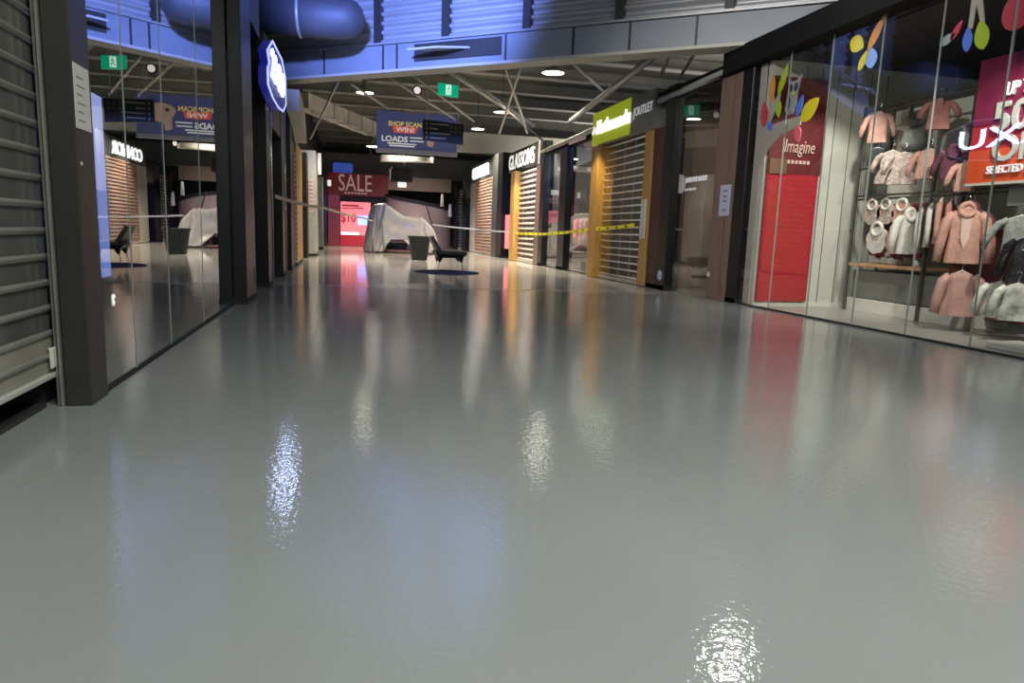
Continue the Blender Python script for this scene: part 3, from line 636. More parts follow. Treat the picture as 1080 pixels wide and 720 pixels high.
# glazed stretch beyond the outlet shop
struct('window_7', bx(XR, XR + .012, 13.14, 15.08, .015, 2.75), M['glass'])
struct('window_8', bx(XR, XR + .012, 15.62, 17.25, .015, 2.75), M['glass'])
struct('trim_15', bx(XR - .01, XR + .02, 13.14, 17.25, 0, .016), M['soft_black'])
struct('trim_16', bx(4.84, 5.0, 13.32, 16.9, 2.75, 2.86), M['beam'])
column('black post in the middle of the glass between the two wood trimmed shops', 4.80, 5.02, 15.1, 15.6, 2.74, 'black')
tag(bx(4.82, 4.84, 14.0, 15.1, 2.78, 2.84).build('small_sign_strip', M['skin']), 'thin pale pink sign strip over the glass beside the lime sign', 'sign')
wpillar('brown wood pillar right of the GLASSONS shutter', 17.27, 17.72, 2.55, 4.80, 5.0, 'wood_p', 'wood_b')
column('black box pillar head above the glass right of the GLASSONS sign', 4.80, 5.0, 16.92, 17.25, 3.1, 'black')
t = roller('slatted roller shutter of the GLASSONS shop', 17.73, 19.53, 2.5, .14, .03, 'slat', 'kfloor')
wpillar('bright honey wood pillar left of the GLASSONS shutter', 19.55, 20.05, 2.55, 4.68, 5.0, 'wood_y')
t = thing('shop_sign', 'black shop sign with white GLASSONS letters', 'sign', (4.8, 19, 2.56))
bx(4.78, 5.1, 17.35, 20.8, 2.56, 3.15, b=.01).build('panel', M['soft_black'], t)
text('lettering', 'GLASSONS', M['lit_soft'], t, (4.76, 19.25, 2.85), RX, fit=(2.9, .42))
bx(4.76, 4.78, 17.33, 17.45, 2.56, 3.15).build('end_cap', M['beige'], t)
tag(bx(XR + .02, XR + .05, 20.5, 21.6, .3, 1.35).build('pink_poster', M['pink_lit']), 'pink lit poster in the window beside the far black post', 'poster')
column('black post between the GLASSONS shop and the grey fronted shop', 4.80, 5.1, 21.75, 22.35, 3.3, 'black')
# CONNOR shop
roller('closed roller shutter under the white lit CONNOR sign', 23.3, 26.4, 2.65, .11, .05, 'brick', 'brick')
t = thing('shop_facade', 'grey shop front panel with white lit CONNOR letters', 'shop front', (4.8, 24.5, 0))
bx(4.8, 5.1, 22.5, 23.3, 0, 3.35, b=.01).build('side_panel', M['charcoal'], t)
bx(4.8, 5.1, 23.3, 27.6, 2.65, 3.3, b=.01).build('header', M['charcoal'], t)
bx(4.8, 5.1, 26.4, 27.6, 0, 2.65, b=.01).build('side_panel', M['beige'], t)
text('lettering', 'CONNOR', M['lit'], t, (4.76, 25.4, 2.98), RX, fit=(3.2, .42), bold=.012, ext=.02)
column('black post after the CONNOR shop', 4.74, 5.1, 28.3, 29.2, 2.9, 'black')
t = roller('dark shutter at the last shop on the right', 29.3, 30.7, 2.6, .12, .03, 'alu_d', 'wall_d')
column('last black post on the right side', 4.7, 5.1, 30.8, 31.6, 2.8, 'black')
for x, y, z, l in ((3.75, 28.2, 1.95, 'white garment hanging in the dark far display, upper one'), (4.05, 28.0, 1.55, 'white garment hanging in the dark far display, lower one')):
    MB().lathe((x, y, z), [(.02, .30), (.05, .27), (.06, .1), (.075, -.2), (.001, -.2)], 14, 1, .5).build('hanging_shirt', M['paper'])
    tag(bpy.data.objects[-1] if False else [o for o in col.objects][-1], l, 'garment', 'far white garments')
# walls behind the right shops
struct('wall_right_back', bx(9.0, 9.1, -4, 32, 0, 3.2), M['wall_d'])
struct('wall_right_back_outlet', bx(6.8, 6.9, 10.6, 22, 0, 3.0), M['kfloor'])
struct('wall_right_back_far', bx(5.5, 5.6, 22, 32, 0, 3.0), M['wall_d'])
struct('wall_right_partition_a', bx(5.1, 9, 10.5, 10.6, 0, 3.0), M['kfloor'])
struct('wall_right_partition_b', bx(5.1, 6.8, 13.65, 13.75, 0, 3.0), M['wall'])
struct('wall_right_partition_c', bx(5.1, 6.8, 17.1, 17.2, 0, 3.0), M['wall'])
struct('ceiling_right_shops', bx(5.1, 9, 7.7, 32, 3.0, 3.05), M['wall_d'])

# ------------------------------------------------------------------ end of the hall
t = thing('sale_shop_facade', 'far red shop front with a big SALE banner over a lit pink window', 'shop front', (.4, 31, 0))
bx(-.8, -.3, 31, 31.4, 0, 2.15, b=.01).build('jamb', M['sale_frame'], t)
bx(-.8, 1.75, 31, 31.4, 2.15, 3.08).build('header', M['sale_red'], t)
text('lettering', 'SALE', M['sale_text'], t, (.35, 30.97, 2.68), FX, fit=(1.4, .7))
mb = MB()
for i in range(7): mb.box(-.1 + i * .14, .0 + i * .14, 30.975, 31, 2.22, 2.28)
mb.build('small_print', M['sale_text'], t)
bx(-.3, 1.7, 31.35, 31.4, 0, 2.15).build('window_back', M['soft_black'], t)
bx(1.6, 1.75, 31.05, 31.4, 0, 2.15).build('jamb', M['soft_black'], t)
bx(-.28, 1.15, 31.2, 31.3, 0, .42).build('sill_board', M['red_ink'], t)
bx(-.8, -.66, 30.95, 31.0, 2.5, 2.75).build('lit_sticker', M['lit_soft'], t)
t = thing('window_poster', 'lit pink $10 sale poster in the far red shop window', 'poster', (.4, 31.15, .45))
bx(-.27, 1.0, 31.15, 31.18, .45, 1.88).build('sheet', M['pink_lit'], t)
text('lettering', '$10', M['red_ink'], t, (.06, 31.135, 1.16), FX, fit=(.62, .42), bold=.02)
mb = MB()
for x0, x1, z, h in ((-.2, .5, 1.68, .08), (.3, .7, 1.6, .05), (-.2, .3, 1.58, .04)): mb.box(x0, x1, 31.135, 31.15, z, z + h)
mb.build('red_script', M['red_ink'], t)
bx(-.26, .5, 31.13, 31.15, .46, .58).build('white_strip', M['white_lit'], t); 
tag(bx(.45, .98, 30.9, 30.92, .9, 1.3).build('blue_placard', M['lilac_d']), 'blue placard in front of the pink $10 poster', 'placard')
tag(bx(-.6, .25, 31.6, 31.8, 3.1, 3.55, b=.1).build('blue_box_sign', M['bluelit']), 'dim blue glowing box above the SALE banner', 'sign')
# curved mauve kiosk wall to the right of the SALE shop
mb = MB(); rows = [[], []]; out = []
for i in range(15):
    a = PI * .98 - i * PI * .9 / 14
    p = (3.1 + 1.45 * math.cos(a), 31.2 - 1.2 * math.sin(a)); zt = 2.22 - i * .042
    rows[0].append((p[0], p[1], 0)); rows[1].append((p[0], p[1], zt))
mb.grid(rows); t = thing('curved_kiosk', 'mauve curved kiosk wall with a dark capping behind the covered stall', 'kiosk', (3.1, 31, 0)); mb.build('curved_wall', M['kiosk_wall'], t)
MB().tube([Vector(p) + Vector((0, -.03, .03)) for p in rows[1]], .07, 8).build('capping', M['soft_black'], t)
MB().bar((3.25, 29.95, 2.0), (3.6, 29.95, .9), .08, .03).build('dark_stripe', M['soft_black'], t)
tag(bx(1.75, 4.6, 31.6, 31.8, 2.5, 3.08).build('mauve_header', M['kiosk_wall']), 'mauve board above the curved kiosk at the hall end', 'header')

# ------------------------------------------------------------------ covered stall, bin, chair
t = thing('covered_stall', 'market stall draped in a crumpled pale sheet at the hall end', 'stall', (1.85, 24.3, 0))
cx, cy, hx, hy = 1.82, 24.4, 1.02, .95
def ztop(x):
    u = (x - (cx - hx)) / (2 * hx)
    for (ua, za), (ub, zb) in zip(PROF[:-1], PROF[1:]):
        if u <= ub: return za + (zb - za) * max(0, (u - ua)) / (ub - ua)
    return PROF[-1][1]
PROF = ((0, 1.42), (.06, 1.55), (.22, 1.58), (.30, 1.46), (.48, 1.19), (.82, 1.17), (1.0, .86))
rows = []
NP = 220
from mathutils import noise as mnoise
for lev in range(30):
    row = []
    for k in range(NP):
        a = 2 * PI * k / NP
        ca, sa = math.cos(a), math.sin(a); e = .32
        bxp = math.copysign(abs(ca) ** e, ca); byp = math.copysign(abs(sa) ** e, sa)
        if lev < 10:
            sc = (.03, .15, .3, .45, .58, .7, .8, .88, .94, .985)[lev]
            x, y = cx + hx * bxp * sc, cy + hy * byp * sc
            z = ztop(x) + .07 * mnoise.noise((x * 3.2, y * 3.2, 1)) - .10 * abs(mnoise.noise((x * 5, y * 5, 4))) + .04
        else:
            q = (lev - 9) / 20
            ridge = 1 - abs(mnoise.noise((a * 5.5, q * 1.3, 2))) * 2
            ridge2 = 1 - abs(mnoise.noise((a * 11, q * 2.5 + a, 7))) * 2
            flare = 1 + q * (.10 if ca > -.3 else .06) + (.10 if ca > .2 else .03) * q * q
            sc = flare + (ridge * .12 + ridge2 * .055) * (q ** .5)
            x, y = cx + hx * bxp * sc, cy + hy * byp * sc
            z = ztop(cx + hx * bxp * .985) * (1 - q) + q * .02
            if sa < -.3:      # hem lifted at the front, the cart shows under it
                z = max(z, math.exp(-((x - 1.62) / .36) ** 4) * .46 + .05 * ridge * q)
        row.append((x, y, z))
    rows.append(row)
MB().grid(rows, close=True).build('drape_sheet', M['sheet'], t)
bx(1.15, 2.1, 23.5, 24.9, .34, .42, b=.01).build('shelf_board', M['cart'], t)
bx(1.2, 2.05, 23.6, 24.9, .42, .58).build('crate', M['dark'], t)
for x in (1.22, 2.02): bx(x - .04, x + .04, 23.62, 23.7, 0, .34).build('leg', M['cart'], t)
MB().tube([(1.2, 23.45, .07), (2.3, 23.3, .05)], .035, 8).build('foot_rail', M['cart'], t)
t = thing('waste_bin', 'black tapered waste bin in front of the covered stall', 'bin', (1.86, 18.4, 0))
def sq(r, z, b=.05): return [(1.86 + x, 18.4 + y, z) for x, y in ((-r + b, -r), (r - b, -r), (r, -r + b), (r, r - b), (r - b, r), (-r + b, r), (-r, r - b), (-r, -r + b))]
mb = MB(); mb.grid([sq(.19, 0), sq(.275, .61), sq(.25, .61), sq(.17, .03)], close=True, smooth=False); mb.add(sq(.18, .03), [tuple(range(8))]); mb.build('bin_body', M['bin'], t)
MB().grid([sq(.285, .58), sq(.295, .62), sq(.25, .63), sq(.25, .6)], close=True, smooth=False).build('rim', M['bin'], t)
t = thing('lounge_chair', 'low black lounge chair with slanted back on a navy mat', 'chair', (2.0, 13.9, 0))
def sec(x0, x1, y0, y1, z): return [(x0, y0, z), (x1, y0, z), (x1, y1, z), (x0, y1, z)]
mb = MB(); mb.grid([sec(1.78, 2.24, 13.68, 14.12, .26), sec(1.70, 2.33, 13.62, 14.18, .33), sec(1.70, 2.33, 13.62, 14.18, .385), sec(1.73, 2.30, 13.65, 14.15, .405)], close=True, smooth=False); mb.add(sec(1.73, 2.30, 13.65, 14.15, .405), [(0, 1, 2, 3)]); mb.add(sec(1.78, 2.24, 13.68, 14.12, .26), [(3, 2, 1, 0)]); mb.build('seat', M['vinyl'], t)
mb = MB(); mb.hexa([(1.74, 13.64, .39), (1.84, 13.64, .39), (1.84, 14.16, .39), (1.74, 14.16, .39), (1.60, 13.68, .66), (1.66, 13.68, .69), (1.66, 14.12, .69), (1.60, 14.12, .66)]); mb.build('backrest', M['vinyl'], t)
for sx in (-1, 1):
    for sy in (-1, 1):
        px, py = 2.01 + sx * .2, 13.9 + sy * .2
        mb = MB(); mb.grid([[(px - .06, py - .05, .28), (px + .06, py - .05, .28), (px + .06, py + .05, .28), (px - .06, py + .05, .28)], [(px - .015 + sx * .02, py - .015, .17), (px + .015 + sx * .02, py - .015, .17), (px + .015 + sx * .02, py + .015, .17), (px - .015 + sx * .02, py + .015, .17)]], close=True, smooth=False)
        c = mb.build('leg', M['vinyl'], t)
        MB().tube([(px + sx * .02, py, .19), (px + sx * .06, py + sy * .03, .012)], .008, 6).build('foot', M['leg_w'], c)
t = thing('floor_mat', 'flat navy mat lying under the black lounge chair', 'mat', (1.88, 13.2, 0))
mb = MB(); mb.plate([(1.9 + .56 * math.cos(a) * (1 + .12 * math.cos(2 * a)), 13.4 + .75 * math.sin(a), .0) for a in [2 * PI * i / 28 for i in range(28)]], (0, 0, 1), .012)
mb.build('pile', M['rug'], t)

# ------------------------------------------------------------------ right: children shop window
ysR = [7.84, 7.2, 6.5, 5.8, 5.12, 4.45, 3.7, 2.9, 2.0]
for i in range(8):
    struct('window_%d' % (9 + i), bx(XR, XR + .012, ysR[i + 1] + .004, ysR[i] - .004, .016, 2.95), M['glass'])
    if i: struct('trim_%d' % (16 + i), bx(XR - .003, XR + .014, ysR[i] - .0025, ysR[i] + .0025, .016, 2.95), M['edge'])
struct('trim_25', bx(XR - .012, XR + .025, -4, 7.84, 0, .016), M['soft_black'])
struct('wall_right_shop_side', bx(4.93, 9, 7.62, 7.7, 0, 2.95), M['white_wall'])
mb = MB()
for x in (5.15, 5.4, 5.62, 5.85, 6.08, 6.32, 6.55): mb.box(x - .004, x + .004, 7.612, 7.622, .05, 2.9)
struct('trim_26', mb, M['greybox'])
struct('wall_right_shop_back', bx(8.0, 8.1, -4, 7.62, 0, 2.95), M['white_wall'])
struct('ceiling_right_shop', bx(5.05, 9, -4, 7.7, 2.95, 3.0), M['wall_d'])
struct('baseboard_right_shop', bx(4.95, 8.0, 7.60, 7.62, 0, .05), M['paper'])
t = thing('red_blind', 'bright red slatted blind panel behind the tree window, white script at its top', 'blind', (5.3, 7.58, .06))
bx(4.95, 5.66, 7.57, 7.6, .07, 1.62).build('blind_panel', M['red'], t)
mb = MB()
for i in range(24): mb.box(4.96, 5.65, 7.5685, 7.57, .1 + i * .063, .103 + i * .063)
mb.build('slat_lines', M['red_d'], t)
bx(4.95, 5.68, 7.57, 7.6, 1.62, 2.75).build('upper_board', M['red_d'], t)
text('script', 'Imagine', M['skin'], t, (5.35, 7.555, 1.93), FX, fit=(.42, .2), shear=.2, ext=.003)
for i in range(6): bx(5.2 + i * .055, 5.235 + i * .055, 7.56, 7.57, 1.75, 1.79).build('letter', M['skin'], t)
bx(4.965, 5.2, 7.555, 7.57, 1.62, 1.8).build('brown_patch', M['wood_b'], t)
# tree cut-out behind the glass
XT = 4.915
def leaf(y, z, ln, wd, ang, m, label, x=XT - .012, grp='paper leaves of the window tree'):
    """Flat pointed leaf; ang 0 points toward the camera end (-Y), 90 points up."""
    pts = []; N = 12
    d = Vector((0, -math.cos(math.radians(ang)), math.sin(math.radians(ang)))); n = Vector((0, math.sin(math.radians(ang)), math.cos(math.radians(ang))))
    for i in range(N + 1):
        s = i / N; w = wd / 2 * math.sin(PI * s ** .85) ** .8
        pts.append((s, w))
    outl = [Vector((x, y, z)) + d * (s - .5) * ln + n * w for s, w in pts] + [Vector((x, y, z)) + d * (s - .5) * ln - n * w for s, w in reversed(pts[1:-1])]
    o = MB().plate(outl, (-1, 0, 0), .006).build('paper_leaf', M[m]); return tag(o, label, 'leaf decoration', grp)
t = thing('tree_cutout', 'flat greyish brown tree trunk with branches inside the shop glass', 'tree decoration', (XT, 7.8, 0))
MB().plate([(XT, y, z) for y, z in ((7.82, .02), (7.68, .02), (7.69, 1.5), (7.70, 1.72), (7.55, 1.90), (7.35, 2.02), (6.98, 2.10), (6.95, 2.2), (7.3, 2.19), (7.66, 2.17), (7.70, 2.26), (7.72, 2.92), (7.84, 2.92))], (-1, 0, 0), .012).build('trunk', M['bark'], t)
MB().plate([(XT - .001, y, z) for y, z in ((7.68, 2.1), (7.60, 2.14), (7.42, 2.42), (7.40, 2.52), (7.44, 2.52), (7.5, 2.44), (7.55, 2.54), (7.59, 2.54), (7.57, 2.38), (7.68, 2.25))], (-1, 0, 0), .010).build('twig', M['bark'], t)
leaf(6.82, 2.24, .34, .2, 35, 'lf_y', 'large yellow leaf at the tip of the tree branch')
leaf(6.99, 2.0, .2, .12, -70, 'lf_p', 'coral pink leaf hanging below the branch tip')
leaf(7.0, 2.31, .24, .1, 70, 'lf_b', 'blue leaf standing above the tree branch near the yellow leaf')
leaf(7.56, 2.6, .32, .11, 88, 'lf_o', 'orange upright leaf at the top of the forked twig')
leaf(7.36, 2.66, .36, .11, 66, 'lf_g', 'long green leaf at the top of the forked twig')
leaf(7.68, 2.32, .3, .15, 100, 'lf_r', 'dark red leaf left of the forked twig')
leaf(7.40, 2.34, .21, .11, -80, 'lf_g', 'short green leaf right of the forked twig')
leaf(7.54, 2.16, .13, .09, -60, 'lf_b', 'small blue leaf in the fork of the tree')
t = thing('owl_cutout', 'grey paper owl sitting above the tree branch', 'owl decoration', (XT, 7.17, 2.22))
def ell(y, z, ry, rz, n=18, x=XT - .006): return [(x, y + ry * math.cos(a), z + rz * math.sin(a)) for a in [2 * PI * i / n for i in range(n)]]
MB().plate([(XT - .006, y, z) for y, z in ((7.28, 2.3), (7.22, 2.24), (7.12, 2.24), (7.07, 2.36), (7.06, 2.5), (7.02, 2.66), (7.10, 2.6), (7.2, 2.6), (7.25, 2.66), (7.25, 2.5))], (-1, 0, 0), .006).build('body', M['owl'], t)
for yy in (7.2, 7.1): MB().plate(ell(yy, 2.53, .035, .045, x=XT - .012), (-1, 0, 0), .005).build('eye', M['owl_d'], t)
MB().plate(ell(7.215, 2.37, .03, .07, x=XT - .012), (-1, 0, 0), .005).build('wing', M['owl_d'], t)
MB().plate(ell(7.14, 2.46, .03, .025, x=XT - .012), (-1, 0, 0), .005).build('beak', M['lf_g'], t)
t2 = 'hanging paper leaves near the beam'
leaf(5.93, 2.8, .34, .1, 58, 'lf_o', 'long orange leaf of the upper leaf cluster', grp=t2)
leaf(6.18, 2.76, .22, .16, -30, 'lf_y', 'round yellow leaf of the upper leaf cluster', grp=t2)
leaf(6.07, 2.58, .2, .09, 60, 'lf_y', 'small pointed yellow leaf of the upper leaf cluster', grp=t2)
leaf(5.96, 2.58, .2, .15, 100, 'lf_lb', 'pale blue leaf of the upper leaf cluster', grp=t2)
leaf(5.0, 2.58, .17, .06, 55, 'lf_r', 'slim red leaf of the cluster left of the red disc', grp=t2)
leaf(4.88, 2.48, .2, .09, 95, 'lf_b', 'dark blue leaf of the cluster left of the red disc', grp=t2)
leaf(4.75, 2.48, .24, .13, 105, 'lf_g', 'wide green leaf of the cluster left of the red disc', grp=t2)
leaf(5.08, 2.53, .16, .08, 20, 'lf_w', 'pale grey leaf of the cluster left of the red disc', grp=t2)
o = MB().plate(ell(4.46, 2.58, .13, .14, 26, XT - .012), (-1, 0, 0), .006).build('paper_disc', M['lf_r']); tag(o, 'big round red paper leaf high in the window', 'leaf decoration', t2)
t = thing('twig_cutout', 'pale brown forked twig above the blue and green leaves', 'tree decoration', (XT, 4.85, 2.56))
mb = MB(); mb.plate([(XT, y, z) for y, z in ((4.9, 2.56), (4.86, 2.56), (4.85, 2.75), (4.78, 2.56), (4.75, 2.57), (4.82, 2.85), (4.9, 2.85))], (-1, 0, 0), .01); mb.build('twig', M['bark'], t)

# --- display rack
t = thing('display_rack', 'dark metal display rack with rails and a wood shelf in the shop window', 'rack', (6.05, 6.75, 0))
for y in (7.3, 6.17): bx(6.0, 6.03, y - .015, y + .015, 0, 2.42).build('post', M['rail'], t)
for y in (7.3, 6.17): bx(6.4, 6.43, y - .015, y + .015, 0, 2.42).build('post', M['rail'], t)
for z in (1.38, 1.34, 2.36, 1.7): MB().tube([(6.015, 7.3, z), (6.015, 5.1, z)], .012, 8).build('rail', M['rail'], t)
bx(6.0, 6.45, 6.18, 7.3, .545, .585, b=.006).build('shelf', M['wood_s'], t)
bx(6.44, 6.46, 6.18, 7.3, .6, 2.4).build('back_panel', M['white_wall'], t)
MB().tube([(6.0, 7.3, 1.05), (5.9, 7.2, 1.0), (5.9, 7.2, .96)], .01, 6).build('hook_arm', M['rail'], t)
tag(bx(6.06, 6.5, 5.9, 7.28, .17, .5, b=.01).build('grey_plinth', M['greybox']), 'grey box plinth beneath the wood shelf', 'plinth')
tag(bx(6.04, 6.6, 5.6, 7.3, .004, .16, b=.005).build('white_plinth', M['paper']), 'low white base below the grey plinth', 'plinth')
tag(bx(6.28, 6.32, 5.1, 6.1, .1, 1.0, b=.01).build('maroon_board', M['maroon_b']), 'maroon display board behind the pink clothes', 'board')
tag(bx(6.6, 6.65, 4.4, 5.6, .1, 1.6, b=.01).build('dark_board', M['fab_dark']), 'dark display board behind the grey cardigan', 'board')
tag(bx(5.1, 5.45, 3.5, 4.5, .004, .06, b=.01).build('low_platform', M['paper']), 'low white platform under the patterned tops', 'platform')

# --- garments (built facing -Y, then turned toward the corridor)
def place(t, x, y, z, rz): t.location = (x, y, z); t.rotation_euler = (0, 0, rz)
def body_mb(w, h, d, flare, seed, neck=.34, n=28):
    rnd = random.Random(seed); ph = [rnd.random() * 6 for _ in range(4)]
    rows = []
    prof = [(0.0, flare), (.04, flare * 1.01), (.2, flare * .97), (.45, .96), (.7, .97), (.82, .99), (.9, .92), (.955, .66), (1.0, neck)]
    for s, k in prof:
        row = []
        for i in range(n):
            a = 2 * PI * i / n; ca, sa = math.cos(a), math.sin(a)
            fold = 1 + (.16 * math.sin(a * 5 + ph[0] + s * 2) + .12 * math.sin(a * 9 + ph[1] + s * 3)) * (1 - s) ** .7
            x = w / 2 * k * math.copysign(abs(ca) ** .7, ca); y = d / 2 * (1 - .35 * s) * sa * fold * (1 if s < .95 else .8)
            row.append((x, y, s * h))
        rows.append(row)
    mb = MB(); mb.grid(rows, close=True); mb.add(rows[0], [tuple(range(n - 1, -1, -1))]); mb.add(rows[-1], [tuple(range(n))])
    return mb
def garment(label, x, y, z, rz, w=.36, h=.5, d=.13, m='fab_pink', hood=True, sleeve=.42, flare=1.08, seed=1, front=None, group='small clothes in the window', cat='garment', name='hoodie', spread=.28):
    w *= .82; d *= .85; spread *= .75
    t = thing(name, label, cat, (0, 0, 0), group)
    body_mb(w, h, d, flare, seed).build('body', M[m], t)
    if sleeve:
        for s in (-1, 1):
            p = [(s * w * .40, 0, h * .9), (s * (w * .52 + spread * .10), -.01, h * .78), (s * (w * .5 + spread * .28), -.02, h * .9 - sleeve * .6), (s * (w * .5 + spread * .36), -.025, h * .9 - sleeve)]
            MB().tube(p, [d * .34, d * .38, d * .36, d * .30], 12).build('sleeve', M[m], t)
    if hood:
        mb = MB(); pts = [(w * .21 * math.cos(a), -.02 - d * .3 * max(0, -math.sin(a)) , h * .97 + .06 * math.sin(a)) for a in [2 * PI * i / 16 for i in range(17)]]
        mb.tube(pts, [.015 + .014 * abs(math.sin(i * PI / 16)) for i in range(17)], 10, cap=False); mb.build('hood', M[m], t)
        MB().lathe((0, 0, h * .96), [(w * .25, -.04), (w * .27, .01), (w * .2, .05), (.01, .065)], 16, 1, .5).build('hood_back', M[m], t)
    if front:
        MB().plate([(-w * .16, -d * .52, h * .82), (w * .16, -d * .52, h * .82), (w * .13, -d * .58, h * .45), (0, -d * .6, h * .25), (-w * .13, -d * .58, h * .45)], (0, -1, 0), .01).build('front_print', M[front], t)
    hg = MB().tube([(-w * .38, 0, h * .93), (0, 0, h * 1.03), (w * .38, 0, h * .93)], .008, 6).build('hanger', M['hang'], t)
    MB().tube([(0, 0, h * 1.02), (0, 0, h * 1.02 + .05), (.02, 0, h * 1.02 + .08), (.0, 0, h * 1.02 + .11), (-.02, 0, h * 1.02 + .09)], .004, 6).build('hook', M['chrome'], hg)
    place(t, x, y, z, rz); return t
FC = -PI / 4 * .95      # turned to face the aisle and the camera
garment('pink hooded jacket hanging front-most, cream panel on its chest', 5.74, 5.45, .66, FC, .32, .52, .14, 'fab_pink', True, .46, 1.1, 3, 'skin')
garment('rose pink hoodie tucked just behind the front pink jacket', 5.92, 5.58, .68, FC, .33, .52, .13, 'fab_rose', True, .46, 1.1, 4)
garment('shiny blush bomber jacket hanging low under the pink hooded jacket', 5.72, 5.40, .16, FC, .29, .42, .16, 'fab_sat', False, .36, 1.3, 5, name='bomber_jacket')
garment('grey knitted cardigan with pink trim on a white hanger', 5.84, 4.98, .78, FC, .30, .32, .10, 'fab_grey', False, .26, 1.0, 6, name='cardigan', spread=.5)
garment('black and white patterned top hanging low, left of its twin', 5.76, 5.02, .19, FC, .26, .32, .12, 'fab_bw', False, .26, 1.25, 7, name='patterned_top')
garment('black and white patterned top at the picture edge, right of its twin', 5.70, 4.80, .19, FC, .26, .32, .12, 'fab_bw', False, .26, 1.25, 8, name='patterned_top')
garment('black sequin jacket glinting at the right picture edge', 5.78, 4.82, .52, FC, .30, .40, .13, 'seq', False, .3, 1.1, 9, name='sequin_jacket')
garment('white fleece jacket facing out at the left end of the coat row', 6.0, 6.42, .72, FC + .5, .26, .44, .13, 'fab_white', True, .38, 1.05, 10, name='fleece_jacket')
for i, (yy, mm, zz, l) in enumerate(((6.26, 'fab_white', .74, 'white coat hanging edge-on beside the white fleece jacket'), (6.13, 'fab_white', .80, 'cream coat hanging edge-on, second in the coat row'), (6.02, 'fab_pink', .84, 'pale pink coat hanging edge-on in the coat row'), (5.90, 'fab_rose', .82, 'rose coat hanging edge-on at the right end of the coat row'))):
    garment(l, 6.0, yy, zz, FC + PI / 2 - .25, .28, .46, .09, mm, False, .38, 1.05, 20 + i, name='coat')
# upper displays
garment('pink baby suit hanging high beside the white wall', 6.0, 7.05, 1.98, FC, .24, .34, .1, 'fab_pink', False, .24, 1.05, 30, name='baby_suit')
garment('dark trousers set hung beneath the high pink baby suit', 6.0, 7.02, 1.72, FC, .2, .2, .08, 'fab_dark', False, 0, 1.2, 31, name='trousers')
garment('floral dress hanging in the upper row, left one', 6.0, 6.78, 1.5, FC, .28, .36, .1, 'fab_floral', False, .2, 1.35, 32, name='dress')
garment('floral dress hanging in the upper row, middle one', 6.0, 6.6, 1.48, FC, .28, .34, .1, 'fab_floral', False, .2, 1.3, 33, name='dress')
garment('pink top hanging in the upper row, right of the floral dresses', 6.0, 6.25, 1.52, FC, .28, .3, .1, 'fab_pink', False, .24, 1.1, 34, name='top')
garment('pale pink romper hung highest in the middle of the rack', 6.0, 6.2, 2.02, FC, .24, .3, .1, 'fab_rose', False, .15, 1.1, 35, name='romper')
garment('plum hoodie in the dim upper row by the promotion board', 6.0, 5.95, 1.5, FC, .24, .28, .1, 'fab_plum', True, .22, 1.05, 36)
garment('white and pink baby jacket standing up beside the promotion board', 5.95, 5.72, 1.36, FC, .22, .28, .1, 'fab_pink', False, .2, 1.05, 37, name='baby_jacket')
t = thing('toy_bust', 'pale grey plush figure on the upper display level', 'toy', (6.15, 6.65, 1.86), None)
MB().lathe((6.15, 6.65, 1.86), [(.1, 0), (.14, .08), (.11, .2), (.06, .26)], 16).build('body', M['fab_grey'], t)
MB().lathe((6.15, 6.65, 2.1), [(.001, 0), (.08, .03), (.1, .1), (.08, .17), (.001, .2)], 16).build('head', M['fab_grey'], t)
for s in (-1, 1): MB().lathe((6.15 + s * .05, 6.65 - s * .05, 2.27), [(.03, 0), (.025, .08), (.001, .11)], 10).build('ear', M['fab_grey'], t)
# bibs: flat scalloped pieces
def bib(y, z, r, m, label, x=5.985):
    t = thing('baby_bib', label, 'bib', (x, y, z), 'baby bibs on the rack')
    pts = []
    for i in range(32):
        a = 2 * PI * i / 32; rr = r * (1 + .05 * math.sin(a * 8)); pts.append((x, y + rr * math.cos(a), z - r * .15 + rr * 1.0 * math.sin(a)))
    MB().plate(pts, (-1, 0, 0), .02).build('pad', M[m], t)
    MB().tube([(x - .004, y + r * .5 * math.cos(a), z + r * .62 + r * .45 * math.sin(a)) for a in [2 * PI * i / 16 for i in range(17)]], r * .12, 8, cap=False).build('collar', M['fab_white'], t)
    MB().tube([(x - .012, y, z - r * .05), (x - .022, y, z - r * .05)], r * .08, 10).build('button', M['wood_s'], t)
bib(6.98, 1.19, .13, 'fab_floral', 'floral baby bib in the top row, left one')
bib(6.77, 1.19, .13, 'fab_floral', 'floral baby bib in the top row, middle one')
bib(6.53, 1.17, .14, 'fab_pink', 'pink ruffled baby bib in the top row, right one')
bib(6.86, .89, .16, 'fab_white', 'cream baby bib in the lower row, left one')
bib(6.57, .89, .15, 'fab_pink', 'pink baby bib in the lower row, right one')
tag(bx(6.1, 6.2, 6.3, 7.1, .68, 1.28, b=.02).build('maroon_backing', M['maroon_b']), 'brownish backing card behind the baby bibs', 'card')
